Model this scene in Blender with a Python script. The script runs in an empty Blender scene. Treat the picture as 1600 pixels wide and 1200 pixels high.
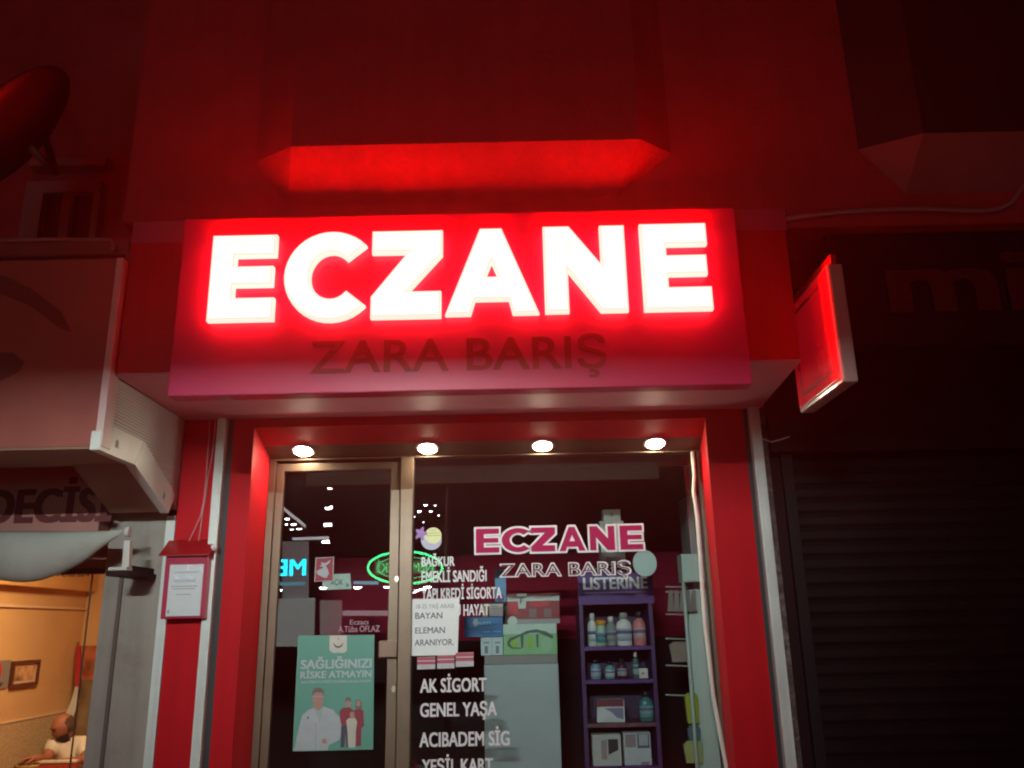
import bpy, bmesh, math, random
from mathutils import Vector, Matrix
random.seed(7)
S = bpy.context.scene
COL = S.collection
R = math.radians

# ------------------------------------------------------------------ camera
PITCH, ROLL, FPX = R(16.2), R(-1.2), 1300.0
CAM = Vector((0.0, -4.7, 1.6))
cd = bpy.data.cameras.new('camera'); cam = bpy.data.objects.new('camera', cd); COL.objects.link(cam)
cam.location = CAM
rot = Matrix.Rotation(R(90) + PITCH, 3, 'X') @ Matrix.Rotation(ROLL, 3, 'Z')
cam.rotation_euler = rot.to_euler()
cd.sensor_fit = 'HORIZONTAL'; cd.sensor_width = 36.0; cd.lens = 36.0 * FPX / 1600.0
cd.clip_start = 0.05; cd.clip_end = 500.0
S.camera = cam

# ------------------------------------------------------------------ night sky
w = bpy.data.worlds.new('World'); S.world = w; w.use_nodes = True
nt = w.node_tree; bg = nt.nodes['Background']
sky = nt.nodes.new('ShaderNodeTexSky'); sky.sky_type = 'NISHITA'; sky.sun_disc = False
sky.sun_elevation = R(-4.0); sky.sun_rotation = R(200)
nt.links.new(sky.outputs[0], bg.inputs[0]); bg.inputs[1].default_value = 0.008

# ------------------------------------------------------------------ exposure
S.view_settings.view_transform = 'Standard'; S.view_settings.look = 'None'
S.view_settings.exposure = 0.0; S.view_settings.gamma = 1.0; S.view_settings.use_curve_mapping = False
S.render.engine = 'CYCLES'
S.cycles.use_denoising = True
S.cycles.max_bounces = 8; S.cycles.transparent_max_bounces = 16
S.cycles.sample_clamp_indirect = 6.0
S.cycles.filter_width = 2.1

# light strengths in one place
LETTER_FACE = (290.0, 1.35, 1.2)
LETTER_SIDE = (13.0, .88, .72)
LETTER_TOP = (62.0, .55, .4)
DOWNLIGHT_W = 170.0
ADDED_STREET_W = 40.0
ROOM_W = 85.0
GLARE_HAZE = 0.0016


# ------------------------------------------------------------------ helpers
def ray(px, py):
    return rot @ Vector(((px - 800) / FPX, -(py - 600) / FPX, -1.0))
def at(px, py, y):          # a point of the plane Y = y
    d = ray(px, py); p = CAM + d * ((y - CAM.y) / d.y); return p.x, p.z
def atx(px, py, x):         # a point of the plane X = x
    d = ray(px, py); p = CAM + d * ((x - CAM.x) / d.x); return p.y, p.z
def atz(px, py, z):
    d = ray(px, py); p = CAM + d * ((z - CAM.z) / d.z); return p.x, p.y

MATS = {}
def mat(name, col, rough=0.6, var=0.08, scale=6.0, bump=0.0, bscale=40.0, metal=0.0, coat=0.0, grime=None, gscale=1.5, spec=0.5, streak=0.0):
    if name in MATS: return MATS[name]
    m = bpy.data.materials.new(name); m.use_nodes = True
    t = m.node_tree; b = t.nodes['Principled BSDF']
    b.inputs['Roughness'].default_value = rough; b.inputs['Metallic'].default_value = metal
    b.inputs['Coat Weight'].default_value = coat; b.inputs['Coat Roughness'].default_value = 0.12
    b.inputs['Specular IOR Level'].default_value = spec
    tc = t.nodes.new('ShaderNodeTexCoord')
    n = t.nodes.new('ShaderNodeTexNoise'); n.inputs['Scale'].default_value = scale; n.inputs['Detail'].default_value = 6
    t.links.new(tc.outputs['Object'], n.inputs['Vector'])
    rp = t.nodes.new('ShaderNodeValToRGB')
    rp.color_ramp.elements[0].position = 0.3; rp.color_ramp.elements[1].position = 0.7
    rp.color_ramp.elements[0].color = (*[c * (1 - var) for c in col], 1)
    rp.color_ramp.elements[1].color = (*[min(1, c * (1 + var)) for c in col], 1)
    t.links.new(n.outputs['Fac'], rp.inputs['Fac'])
    out = rp.outputs['Color']
    if grime:
        n2 = t.nodes.new('ShaderNodeTexNoise'); n2.inputs['Scale'].default_value = gscale; n2.inputs['Detail'].default_value = 9
        n2.inputs['Roughness'].default_value = 0.7
        t.links.new(tc.outputs['Object'], n2.inputs['Vector'])
        r2 = t.nodes.new('ShaderNodeValToRGB'); r2.color_ramp.elements[0].position = 0.50; r2.color_ramp.elements[1].position = 0.75
        r2.color_ramp.elements[0].color = (0, 0, 0, 1); r2.color_ramp.elements[1].color = (0.75, 0.75, 0.75, 1)
        t.links.new(n2.outputs['Fac'], r2.inputs['Fac'])
        mx = t.nodes.new('ShaderNodeMix'); mx.data_type = 'RGBA'
        t.links.new(r2.outputs['Color'], mx.inputs[0]); t.links.new(out, mx.inputs[6]); mx.inputs[7].default_value = (*grime, 1)
        out = mx.outputs[2]
    if streak:
        mp = t.nodes.new('ShaderNodeMapping'); mp.inputs['Scale'].default_value = (9, 9, .55); t.links.new(tc.outputs['Object'], mp.inputs['Vector'])
        n4 = t.nodes.new('ShaderNodeTexNoise'); n4.inputs['Scale'].default_value = 1.6; n4.inputs['Detail'].default_value = 8; t.links.new(mp.outputs[0], n4.inputs['Vector'])
        r4 = t.nodes.new('ShaderNodeMapRange'); r4.inputs[1].default_value = .35; r4.inputs[2].default_value = .70; r4.inputs[3].default_value = 1.0; r4.inputs[4].default_value = 1 - streak
        t.links.new(n4.outputs['Fac'], r4.inputs[0])
        m4 = t.nodes.new('ShaderNodeMix'); m4.data_type = 'RGBA'; m4.blend_type = 'MULTIPLY'; m4.inputs[0].default_value = 1
        t.links.new(out, m4.inputs[6]); t.links.new(r4.outputs[0], m4.inputs[7]); out = m4.outputs[2]
    t.links.new(out, b.inputs['Base Color'])
    mr = t.nodes.new('ShaderNodeMapRange'); mr.inputs[3].default_value = max(0, rough - 0.08); mr.inputs[4].default_value = min(1, rough + 0.08)
    t.links.new(n.outputs['Fac'], mr.inputs[0]); t.links.new(mr.outputs[0], b.inputs['Roughness'])
    if bump:
        n3 = t.nodes.new('ShaderNodeTexNoise'); n3.inputs['Scale'].default_value = bscale; n3.inputs['Detail'].default_value = 5
        t.links.new(tc.outputs['Object'], n3.inputs['Vector'])
        bp = t.nodes.new('ShaderNodeBump'); bp.inputs['Strength'].default_value = bump; bp.inputs['Distance'].default_value = 0.02
        t.links.new(n3.outputs['Fac'], bp.inputs['Height']); t.links.new(bp.outputs[0], b.inputs['Normal'])
    MATS[name] = m
    return m

def emit(name, rgb, strength=1.0, base=(0.5, 0.5, 0.5)):
    if name in MATS: return MATS[name]
    m = bpy.data.materials.new(name); m.use_nodes = True
    b = m.node_tree.nodes['Principled BSDF']
    k = max(rgb)
    b.inputs['Base Color'].default_value = (*base, 1); b.inputs['Roughness'].default_value = 0.4
    b.inputs['Emission Color'].default_value = (*[c / k for c in rgb], 1)
    b.inputs['Emission Strength'].default_value = strength * k
    MATS[name] = m
    return m

def glass(name, tint=(0.92, 0.95, 0.94), ior=1.5, haze=0.0):
    if name in MATS: return MATS[name]
    m = bpy.data.materials.new(name); m.use_nodes = True
    t = m.node_tree; t.nodes.clear()
    o = t.nodes.new('ShaderNodeOutputMaterial'); mx = t.nodes.new('ShaderNodeMixShader')
    tr = t.nodes.new('ShaderNodeBsdfTransparent'); tr.inputs[0].default_value = (*tint, 1)
    gl = t.nodes.new('ShaderNodeBsdfGlossy'); gl.inputs['Roughness'].default_value = 0.0
    fr = t.nodes.new('ShaderNodeFresnel'); fr.inputs[0].default_value = ior
    t.links.new(fr.outputs[0], mx.inputs[0]); t.links.new(tr.outputs[0], mx.inputs[1]); t.links.new(gl.outputs[0], mx.inputs[2])
    t.links.new(mx.outputs[0], o.inputs[0])
    MATS[name] = m
    return m

class MB:
    def __init__(self): self.bm = bmesh.new()
    def box(self, x0, x1, y0, y1, z0, z1, bev=0.0, m=0):
        r = bmesh.ops.create_cube(self.bm, size=1.0)
        vs = r['verts']
        bmesh.ops.scale(self.bm, vec=(abs(x1 - x0), abs(y1 - y0), abs(z1 - z0)), verts=vs)
        bmesh.ops.translate(self.bm, vec=((x0 + x1) / 2, (y0 + y1) / 2, (z0 + z1) / 2), verts=vs)
        fs = {f for v in vs for f in v.link_faces}
        for f in fs: f.material_index = m
        if bev > 0:
            es = {e for v in vs for e in v.link_edges}
            bmesh.ops.bevel(self.bm, geom=list(es), offset=bev, segments=2, affect='EDGES', profile=0.6)
        return self
    def prism(self, a, b, m=0):      # two matching rings of points joined by sides and capped
        va = [self.bm.verts.new(p) for p in a]; vb = [self.bm.verts.new(p) for p in b]
        n = len(va); fs = [self.bm.faces.new(va), self.bm.faces.new(list(reversed(vb)))]
        for i in range(n): fs.append(self.bm.faces.new((va[i], vb[i], vb[(i + 1) % n], va[(i + 1) % n])))
        for f in fs: f.material_index = m
        return self
    def px(self, pts, x0, x1, m=0): return self.prism([(x0, y, z) for y, z in pts], [(x1, y, z) for y, z in pts], m)
    def py(self, pts, y0, y1, m=0): return self.prism([(x, y0, z) for x, z in pts], [(x, y1, z) for x, z in pts], m)
    def pz(self, pts, z0, z1, m=0): return self.prism([(x, y, z0) for x, y in pts], [(x, y, z1) for x, y in pts], m)
    def tube(self, pts, r, n=10, m=0, caps=True):
        pts = [Vector(p) for p in pts]; rs = r if isinstance(r, (list, tuple)) else [r] * len(pts)
        rings = []
        for i, p in enumerate(pts):
            d = (pts[min(i + 1, len(pts) - 1)] - pts[max(i - 1, 0)]).normalized()
            u = d.cross(Vector((0.123, 0.31, 0.95))).normalized(); v = d.cross(u)
            rings.append([self.bm.verts.new(p + (u * math.cos(k * 2 * math.pi / n) + v * math.sin(k * 2 * math.pi / n)) * rs[i]) for k in range(n)])
        for a, b in zip(rings, rings[1:]):
            for k in range(n):
                f = self.bm.faces.new((a[k], a[(k + 1) % n], b[(k + 1) % n], b[k])); f.smooth = True; f.material_index = m
        if caps:
            for ring in (rings[0], rings[-1]):
                f = self.bm.faces.new(ring); f.material_index = m
        return self
    def lathe(self, c, prof, n=24, m=0, sx=1.0, sy=1.0):   # prof: (radius, height) about a vertical axis
        rings = []
        for r, z in prof:
            rings.append([self.bm.verts.new((c[0] + r * sx * math.cos(k * 2 * math.pi / n), c[1] + r * sy * math.sin(k * 2 * math.pi / n), c[2] + z)) for k in range(n)])
        for a, b in zip(rings, rings[1:]):
            for k in range(n):
                f = self.bm.faces.new((a[k], a[(k + 1) % n], b[(k + 1) % n], b[k])); f.smooth = True; f.material_index = m
        self.bm.faces.new(rings[0]).material_index = m; self.bm.faces.new(rings[-1]).material_index = m
        return self
    def disc(self, c, rx, rz, y0, y1, n=28, m=0, a0=0):
        return self.py([(c[0] + rx * math.cos(a0 + k * 2 * math.pi / n), c[1] + rz * math.sin(a0 + k * 2 * math.pi / n)) for k in range(n)], y0, y1, m)
    def build(self, name, mats, parent=None, xf=None):
        bmesh.ops.remove_doubles(self.bm, verts=self.bm.verts, dist=1e-6)
        bmesh.ops.recalc_face_normals(self.bm, faces=self.bm.faces)
        me = bpy.data.meshes.new(name); self.bm.to_mesh(me); self.bm.free()
        for x in (mats if isinstance(mats, (list, tuple)) else [mats]): me.materials.append(x)
        o = bpy.data.objects.new(name, me); COL.objects.link(o)
        if parent:
            o.parent = parent
            o.matrix_parent_inverse = parent.matrix_world.inverted() if False else Matrix.Translation(-parent.location) if parent.type == 'EMPTY' and parent.parent is None else Matrix.Identity(4)
        if xf is not None: o.matrix_basis = xf
        return o

def tag(o, label=None, cat=None, group=None, kind=None):
    if label: o['label'] = label
    if cat: o['category'] = cat
    if group: o['group'] = group
    if kind: o['kind'] = kind
    return o
def thing(name, loc, label, cat, group=None):
    o = bpy.data.objects.new(name, None); o.empty_display_size = 0.1; COL.objects.link(o); o.location = loc
    return tag(o, label, cat, group)

def link_part(o, parent):
    o.parent = parent
    if parent.type == 'EMPTY' and parent.parent is None:
        o.matrix_parent_inverse = Matrix.Translation(-parent.location)
    return o

def curve_mesh(cu, name, material, parent):
    tmp = bpy.data.objects.new('tmp', cu); COL.objects.link(tmp)
    dg = bpy.context.evaluated_depsgraph_get(); dg.update()
    me = bpy.data.meshes.new_from_object(tmp.evaluated_get(dg))
    bpy.data.objects.remove(tmp); me.name = name; me.materials.clear()
    for x in (material if isinstance(material, (list, tuple)) else [material]): me.materials.append(x)
    o = bpy.data.objects.new(name, me); COL.objects.link(o)
    if parent: link_part(o, parent)
    return o

def text(name, body, x0, x1, z0, z1, y, material, parent, bold=0.0, depth=0.001, mirror=False, fit=True, pieces=None, shear=0.0):
    """lettering whose capitals stand from z0 to z1 and which runs from x0 to x1, facing the street (-Y)"""
    cu = bpy.data.curves.new(name, 'FONT'); cu.body = body; cu.size = 1.0; cu.offset = min(bold, 0.0); cu.extrude = 0.5; cu.fill_mode = 'BOTH'; cu.shear = shear
    cu.resolution_u = 4
    o = curve_mesh(cu, name, material, None)
    vs = o.data.vertices
    ax = min(v.co.x for v in vs); bx = max(v.co.x for v in vs)
    cap = 0.727
    kx = (x1 - x0) / (bx - ax); kz = (z1 - z0) / cap
    if not fit: kx = kz
    for v in vs:
        X = x0 + (v.co.x - ax) * kx; Z = z0 + v.co.y * kz; D = v.co.z
        if mirror: X = x0 + x1 - X
        v.co = (X, y - (D + 0.5) * depth, Z)
    b = max(0.0, bold)
    if b > 0:
        bm = bmesh.new(); bm.from_mesh(o.data); src = list(bm.verts) + list(bm.edges) + list(bm.faces)
        for i, (du, dv) in enumerate(((1, .6), (-1, .6), (1, -.6), (-1, -.6))):
            d = bmesh.ops.duplicate(bm, geom=src)
            for g in d['geom']:
                if isinstance(g, bmesh.types.BMVert): g.co.x += du * b * kx; g.co.z += dv * b * kz * .8; g.co.y += .00013 * (i + 1)
        bm.to_mesh(o.data); bm.free()
    if parent: link_part(o, parent)
    return o

def poly_curve(name, loops, material, parent, x0, x1, z0, z1, y, extrude, bevel=0.0, offset=0.0, res=2):
    """flat outline loops in a unit box -> solid letter facing -Y with its back on plane y"""
    cu = bpy.data.curves.new(name, 'CURVE'); cu.dimensions = '2D'; cu.fill_mode = 'BOTH'
    for lp in loops:
        sp = cu.splines.new('POLY'); sp.points.add(len(lp) - 1); sp.use_cyclic_u = True
        for p, (u, v) in zip(sp.points, lp): p.co = (u * (x1 - x0), v * (z1 - z0), 0, 1)
    cu.extrude = extrude / 2 - bevel; cu.bevel_depth = bevel; cu.bevel_resolution = res; cu.offset = offset
    o = curve_mesh(cu, name, material, None)
    for v in o.data.vertices:
        X, Z, D = v.co
        v.co = (x0 + X, y - extrude / 2 - D, z0 + Z)
    o.data.update()
    if parent: link_part(o, parent)
    return o

def arc(cx, cy, rx, ry, a0, a1, n):
    return [(cx + rx * math.cos(R(a0 + (a1 - a0) * i / n)), cy + ry * math.sin(R(a0 + (a1 - a0) * i / n))) for i in range(n + 1)]
L_E = [[(0, 0), (1, 0), (1, .245), (.36, .245), (.36, .405), (.96, .405), (.96, .62), (.36, .62), (.36, .76), (.99, .76), (.99, 1), (0, 1)]]
L_C = [arc(.575, .5, .575, .5, 43, 317, 30) + arc(.575, .5, .27, .27, 317, 43, 24)]
L_Z = [[(0, 0), (.98, 0), (.98, .28), (.5, .28), (1, .72), (1, 1), (0, 1), (0, .755), (.53, .755), (0, .23)]]
L_A = [[(0, 0), (.26, 0), (.31, .167), (.69, .167), (.73, 0), (1, 0), (.61, 1), (.38, 1)], [(.42, .42), (.5, .62), (.58, .42)]]
L_N = [[(0, 0), (.275, 0), (.275, .5), (.68, 0), (1, 0), (1, 1), (.71, 1), (.71, .52), (.31, 1), (0, 1)]]
WORD = [L_E, L_C, L_Z, L_A, L_N, L_E]

# ------------------------------------------------------------------ materials
plaster = mat('facade_plaster', (.40, .045, .055), .85, .12, 3.0, .3, 60, streak=.10, grime=(.30, .035, .04), gscale=.8)
plaster_grey = mat('set_back_plaster', (.24, .07, .06), .85, .12, 3.0, .25, 60, grime=(.18, .10, .08))
red_panel = mat('red_composite_panel', (.50, .012, .016), .42, .05, 2.0, coat=.1, streak=.2)
red_lacq = mat('red_lacquered_panel', (.54, .006, .014), .55, .05, 2.0, coat=0, spec=.15, streak=.12)
sign_face = mat('sign_panel_red_film', (.58, .020, .12), .42, .05, 1.5, coat=.15)
sign_dark = mat('sign_lettering_dark_red', (.27, .003, .008), .5, .05)
pale_alu = mat('pale_composite', (.60, .56, .57), .55, .04, 3.0)
soffit_m = mat('rose_soffit_sheet', (.56, .27, .32), .6, .05, 3.0, spec=.3)
white_trim = mat('white_painted_trim', (.72, .77, .75), .4, .05, 12.0, streak=.2, grime=(.55, .57, .54), gscale=3)
gasket = mat('dark_gasket', (.03, .03, .035), .6)
frame_m = mat('bronze_aluminium', (.17, .115, .08), .42, .08, 5.0, metal=.4, grime=(.12, .08, .055), gscale=4)
dark_room = mat('maroon_room_paint', (.24, .007, .028), .8, .10, spec=.2)
dark_floor = mat('dark_floor', (.06, .05, .05), .5)
clear = glass('window_glass', ior=1.62)
paper = mat('paper_white', (.74, .77, .78), .7, .03, 20)
ink = mat('grey_ink', (.10, .11, .13), .7)
ink_soft = mat('faded_ink', (.36, .38, .42), .7)
vinyl = mat('white_vinyl', (.72, .70, .74), .6, .05, 20)
magenta = mat('magenta_vinyl', (.34, .004, .075), .6, .05, 20, spec=.2)
maroon = mat('maroon_vinyl', (.10, .012, .03), .5)

# ------------------------------------------------------------------ ground
mb = MB(); mb.box(-30, 30, -30, 20, -0.35, -0.30)
tag(mb.build('pavement', mat('paving', (.16, .15, .145), .8, .2, 2.0, .3, 30)), kind='structure')

# ------------------------------------------------------------------ apartment building above
bld = thing('apartment_building', (0.5, 0.3, 2.8), 'rose plastered upper storeys with tapered bay windows above the pharmacy sign', 'building')
YW = -.88     # the upper storeys overhang the shopfronts
mb = MB(); mb.box(-1.96, 6.5, YW, YW + .3, 3.605, 9.5); mb.box(1.412, 6.5, YW, YW + .3, 3.50, 3.6045); mb.box(1.412, 6.5, YW + .301, .3, 3.52, 3.60)
mb.box(-1.96, -1.70, YW + .301, .16, 3.605, 9.5); mb.box(-1.6995, 6.5, 0, .3, 2.80, 3.519); mb.box(-7, -1.70, .161, .4, 3.55, 9.5)
mb.build('wall', [plaster], bld)
def bay(xl, xfl, xfr, xr, xbl, xbr, body_m, corbel_m=None, name='bay_window'):
    zb, zf, zl, yf = 3.938, 3.925, 3.678, -1.04; yw = YW - .0015
    m = MB(); bm = m.bm
    V = lambda *p: bm.verts.new(p)
    WL, WR, FL, FR = V(xl, yw, zb), V(xr, yw, zb), V(xfl, yf, zf), V(xfr, yf, zf)
    BL, BR = V(xbl, yw, zl), V(xbr, yw, zl)
    TWL, TWR, TFL, TFR = V(xl, yw, 9.5), V(xr, yw, 9.5), V(xfl, yf, 9.5), V(xfr, yf, 9.5)
    for f in ((FL, FR, BR, BL), (FL, BL, WL), (FR, WR, BR), (FL, FR, TFR, TFL), (WL, FL, TFL, TWL), (FR, WR, TWR, TFR)):
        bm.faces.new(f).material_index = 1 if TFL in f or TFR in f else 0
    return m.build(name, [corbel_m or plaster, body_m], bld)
bay(-1.305, -1.08, .666, .849, -1.124, .543, plaster)
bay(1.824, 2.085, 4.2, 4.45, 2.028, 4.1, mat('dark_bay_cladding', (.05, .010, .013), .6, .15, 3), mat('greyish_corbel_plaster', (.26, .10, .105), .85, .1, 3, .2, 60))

# window on the set-back wall, upper left
wn = thing('upstairs_window', (-2.8, .1, 4.0), 'pale framed upstairs window on the set-back wall under the satellite dish', 'window')
mb = MB()
mb.box(-3.10, -2.60, .06, .16, 4.52, 4.575); mb.box(-3.10, -2.62, .07, .16, 4.33, 4.415); mb.box(-3.10, -2.98, .065, .16, 3.75, 4.33)
mb.box(-2.86, -2.80, .08, .16, 3.75, 4.33); mb.box(-2.66, -2.62, .08, .16, 3.75, 4.33)
mb.build('window_frame', mat('pale_window_paint', (.36, .15, .15), .5, .08), wn)
mb = MB(); mb.box(-3.0, -2.64, .12, .15, 3.75, 4.35); mb.build('pane', mat('dark_pane', (.03, .015, .015), .15), wn)
mb = MB(); mb.box(-3.4, -2.55, -.02, .16, 3.66, 3.72, .01); mb.build('sill', plaster_grey, wn)

# satellite dish
dish = thing('satellite_dish', (-2.86, -.35, 4.30), 'round satellite dish turned away on the upper left wall', 'satellite dish')
mb = MB(); prof = []
rings = []
n = 40
axis = Vector((-.736, -.374, .555)).normalized()          # opening direction: up and to the left
u = axis.cross(Vector((0, 1, 0))).normalized(); v = axis.cross(u)
C0 = Vector((at(42, 226, -.72)[0], -.72, at(42, 226, -.72)[1]))
for side, off in ((0, 0.0), (1, .012)):
    for i in range(9):
        r_ = .44 * (i if side == 0 else 8 - i) / 8 + .001
        h = .10 * (r_ / .44) ** 2 + off
        rings.append([mb.bm.verts.new(C0 + axis * h + (u * math.cos(2 * math.pi * k / n) + v * math.sin(2 * math.pi * k / n)) * r_) for k in range(n)])
for a, b in zip(rings, rings[1:]):
    for k in range(n):
        f = mb.bm.faces.new((a[k], a[(k + 1) % n], b[(k + 1) % n], b[k])); f.smooth = True
mb.build('reflector', mat('dish_paint', (.10, .02, .02), .5, .1, 5), dish)
mb = MB(); mb.tube([C0 - axis * .01, C0 - axis * .12 + Vector((0, .1, -.02)), C0 + Vector((-.25, .45, .5)), C0 + Vector((-.4, .89, .9))], .022); mb.build('mounting_arm', mat('grey_steel', (.2, .18, .18), .5, metal=.5), dish)
mb = MB(); mb.tube([C0 + axis * .02, C0 + axis * .36], .01); mb.lathe(C0 + axis * .38, [(.03, -.04), (.035, 0), (.03, .05)], 12); mb.build('receiver_arm', MATS['grey_steel'], dish)

# cable under the right bay
mb = MB()
cp = [(1.40, 3.54), (1.5, 3.556), (1.73, 3.575), (1.95, 3.582), (2.12, 3.580), (2.3, 3.566), (2.40, 3.562), (2.49, 3.575), (2.55, 3.605), (2.63, 3.70), (2.8, 3.95)]
mb.tube([(x, YW - .016, z) for x, z in cp], .012, 8)
tag(mb.build('cable', mat('grey_cable', (.34, .24, .25), .5)), 'thick grey cable sagging along the wall under the right bay window', 'cable')

# ------------------------------------------------------------------ pharmacy shopfront
sf = thing('pharmacy_shopfront', (-.25, .1, 0), 'red pharmacy shopfront with aluminium door, display window and projecting canopy', 'shopfront')
ZC = 2.79
mb = MB(); mb.box(-1.905, -1.702, 0, .4, -.3, ZC); mb.build('pillar', red_lacq, sf)
for x0, x1, nx in ((-1.702, -1.652, 1), (1.365, 1.422, -1)):
    mb = MB(); mb.box(x0, x1, -.045, .06, -.3, ZC - .004, .004)
    for z in (2.02, 1.45, .9, 2.5):
        mb.disc(((x0 + x1) / 2 + .004, z), .006, .006, -.049, -.046, 10)
    mb.build('trim', white_trim, sf)
for x0, x1 in ((-1.652, -1.618), (1.338, 1.365)):
    mb = MB(); mb.box(x0, x1, .005, .06, -.3, ZC - .003); mb.build('gasket', gasket, sf)
mb = MB(); mb.pz([(-1.618, 0), (-1.50, 0), (-1.495, .4), (-1.618, .4)], -.3, ZC - .002); mb.build('column', red_lacq, sf)
mb = MB(); mb.pz([(1.115, 0), (1.338, 0), (1.338, .4), (1.155, .4)], -.3, ZC - .002); mb.build('column', red_lacq, sf)
mb = MB(); mb.box(1.422, 1.47, .02, .4, -.3, ZC); mb.build('wall_edge', mat('crumbling_plaster', (.10, .07, .065), .9, .5, 25, .8, 60, grime=(.42, .36, .34), gscale=14), sf)
# canopy
mb = MB(); mb.box(-1.895, 1.385, -.9, -.004, 2.80, 3.48); mb.build('canopy', red_panel, sf)
mb = MB(); mb.pz([(-1.892, -.898), (1.382, -.898), (1.44, -.002), (-1.905, -.002)], 2.786, 2.7985); mb.build('canopy_soffit', soffit_m, sf)
mb = MB(); mb.box(-1.90, 1.40, -.893, -.882, 3.482, 3.602); mb.build('canopy_coping', mat('coping_paint', (.46, .07, .14), .5, .05), sf)
# lintel and sloping soffit
mb = MB(); mb.px([(.002, ZC), (.002, 2.735), (.19, 2.6675), (.42, 2.6675), (.42, ZC)], -1.499, 1.153)
mb.build('lintel', red_lacq, sf)
mb = MB(); mb.px([(.191, 2.666), (.35, 2.61), (.42, 2.61), (.42, 2.666)], -1.497, 1.153)
mb.build('header', frame_m, sf)

# window and door framing (plane y = .35)
GY = .35
mb = MB()
mb.box(-1.497, -1.455, GY - .03, GY + .05, -.3, 2.612, .004)
mb.box(-.690, -.612, GY - .035, GY + .055, -.3, 2.612, .005)
mb.box(1.128, 1.156, GY - .03, GY + .05, -.3, 2.612, .003)
mb.box(-1.455, -.69, GY - .028, GY + .048, 2.600, 2.612, .003)
mb.box(-.612, 1.128, GY - .03, GY + .05, 2.602, 2.612, .003)
mb.box(-.612, 1.128, GY - .03, GY + .05, -.3, .35, .003)
mb.build('window_frame', frame_m, sf)
mb = MB(); mb.box(-.612, 1.128, GY - .003, GY + .003, .35, 2.602); pane = mb.build('window_pane', clear, sf)
door = MB()
door.box(-1.452, -1.405, GY - .02, GY + .03, .1, 2.582, .004); door.box(-.752, -.694, GY - .02, GY + .03, .1, 2.582, .004)
door.box(-1.405, -.752, GY - .02, GY + .03, 2.535, 2.582, .004); door.box(-1.405, -.752, GY - .02, GY + .03, .1, .30, .004)
door = door.build('door', frame_m, sf)
mb = MB(); mb.box(-1.405, -.752, GY - .003, GY + .003, .30, 2.535); mb.build('pane', clear, door)
mb = MB(); hx0, hz1 = at(594, 1001, GY); hx1, hz0 = at(620, 1027, GY)
mb.box(hx0, hx1 + .01, GY - .06, GY - .021, hz0, hz1, .006); mb.build('handle', mat('brown_metal', (.20, .12, .09), .35, metal=.5), door)
for px_, py_ in ((621, 905), (616, 1076)):
    lx, lz = at(px_, py_, GY); mb = MB(); mb.disc((lx, lz), .011, .018, GY - .032, GY - .02, 14); mb.build('lock', mat('lock_metal', (.5, .45, .4), .3, metal=.8), door)

# vinyl lettering on the window
def win_text(body, px0, px1, ytop, ybase, m=vinyl, bold=.028, name='lettering', y=GY - .004, parent=sf, depth=.0008):
    x0, z1 = at(px0, ytop, y); x1, _ = at(px1, ybase, y); _, z0 = at(px0, ybase, y)
    o = text(name, body, x0, x1, z0, z1, y, m, parent, bold=bold, depth=depth)
    return o
win_text('BAĞKUR', 659, 710, 870, 885)
win_text('EMEKLİ SANDIĞI', 659, 760, 892, 910)
win_text('YAPI KREDİ SİGORTA', 659, 784, 919, 937)
win_text('U HAYAT', 712, 764, 944, 962)
win_text('AK SİGORT', 657, 760, 1060, 1082)
win_text('GENEL YAŞA', 657, 776, 1098, 1120)
win_text('ACIBADEM SİG', 656, 796, 1144, 1167)
win_text('YEŞİL KART', 660, 770, 1186, 1208)
spans = [(743, 781), (783, 829), (829, 869), (872, 916), (920, 962), (967, 1006)]
for L, (a, b) in zip(WORD, spans):
    mid = (a + b) / 2; yt = 826 - (mid - 760) * .023; yb = 864 - (mid - 760) * .023
    x0, z1 = at(a, yt, GY - .004); x1, z0 = at(b, yb, GY - .004)
    o = poly_curve('lettering', L, vinyl, sf, x0, x1, z0, z1, GY - .0035, .0008, 0, .009)
    poly_curve('letter_fill', L, magenta, sf, x0, x1, z0, z1, GY - .0048, .0008, 0, -.002)
win_text('ZARA BARIŞ', 781, 986, 880, 902, vinyl, .034)
win_text('ZARA BARIŞ', 782.5, 984.5, 881, 901, maroon, -.006, y=GY - .0055)

# cable conduit running down the right side of the window
mb = MB()
mb.tube([(1.095, .31, 2.60), (1.095, .31, 2.45), (1.082, .31, 2.36), (1.092, .31, 2.2), (1.085, .31, 1.6), (1.10, .31, 1.2), (1.15, .30, .7), (1.15, .3, .0)], .012, 8)
tag(mb.build('conduit', mat('cream_plastic', (.66, .64, .60), .7)), 'thin cream conduit running down the right edge of the display window', 'conduit')

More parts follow.
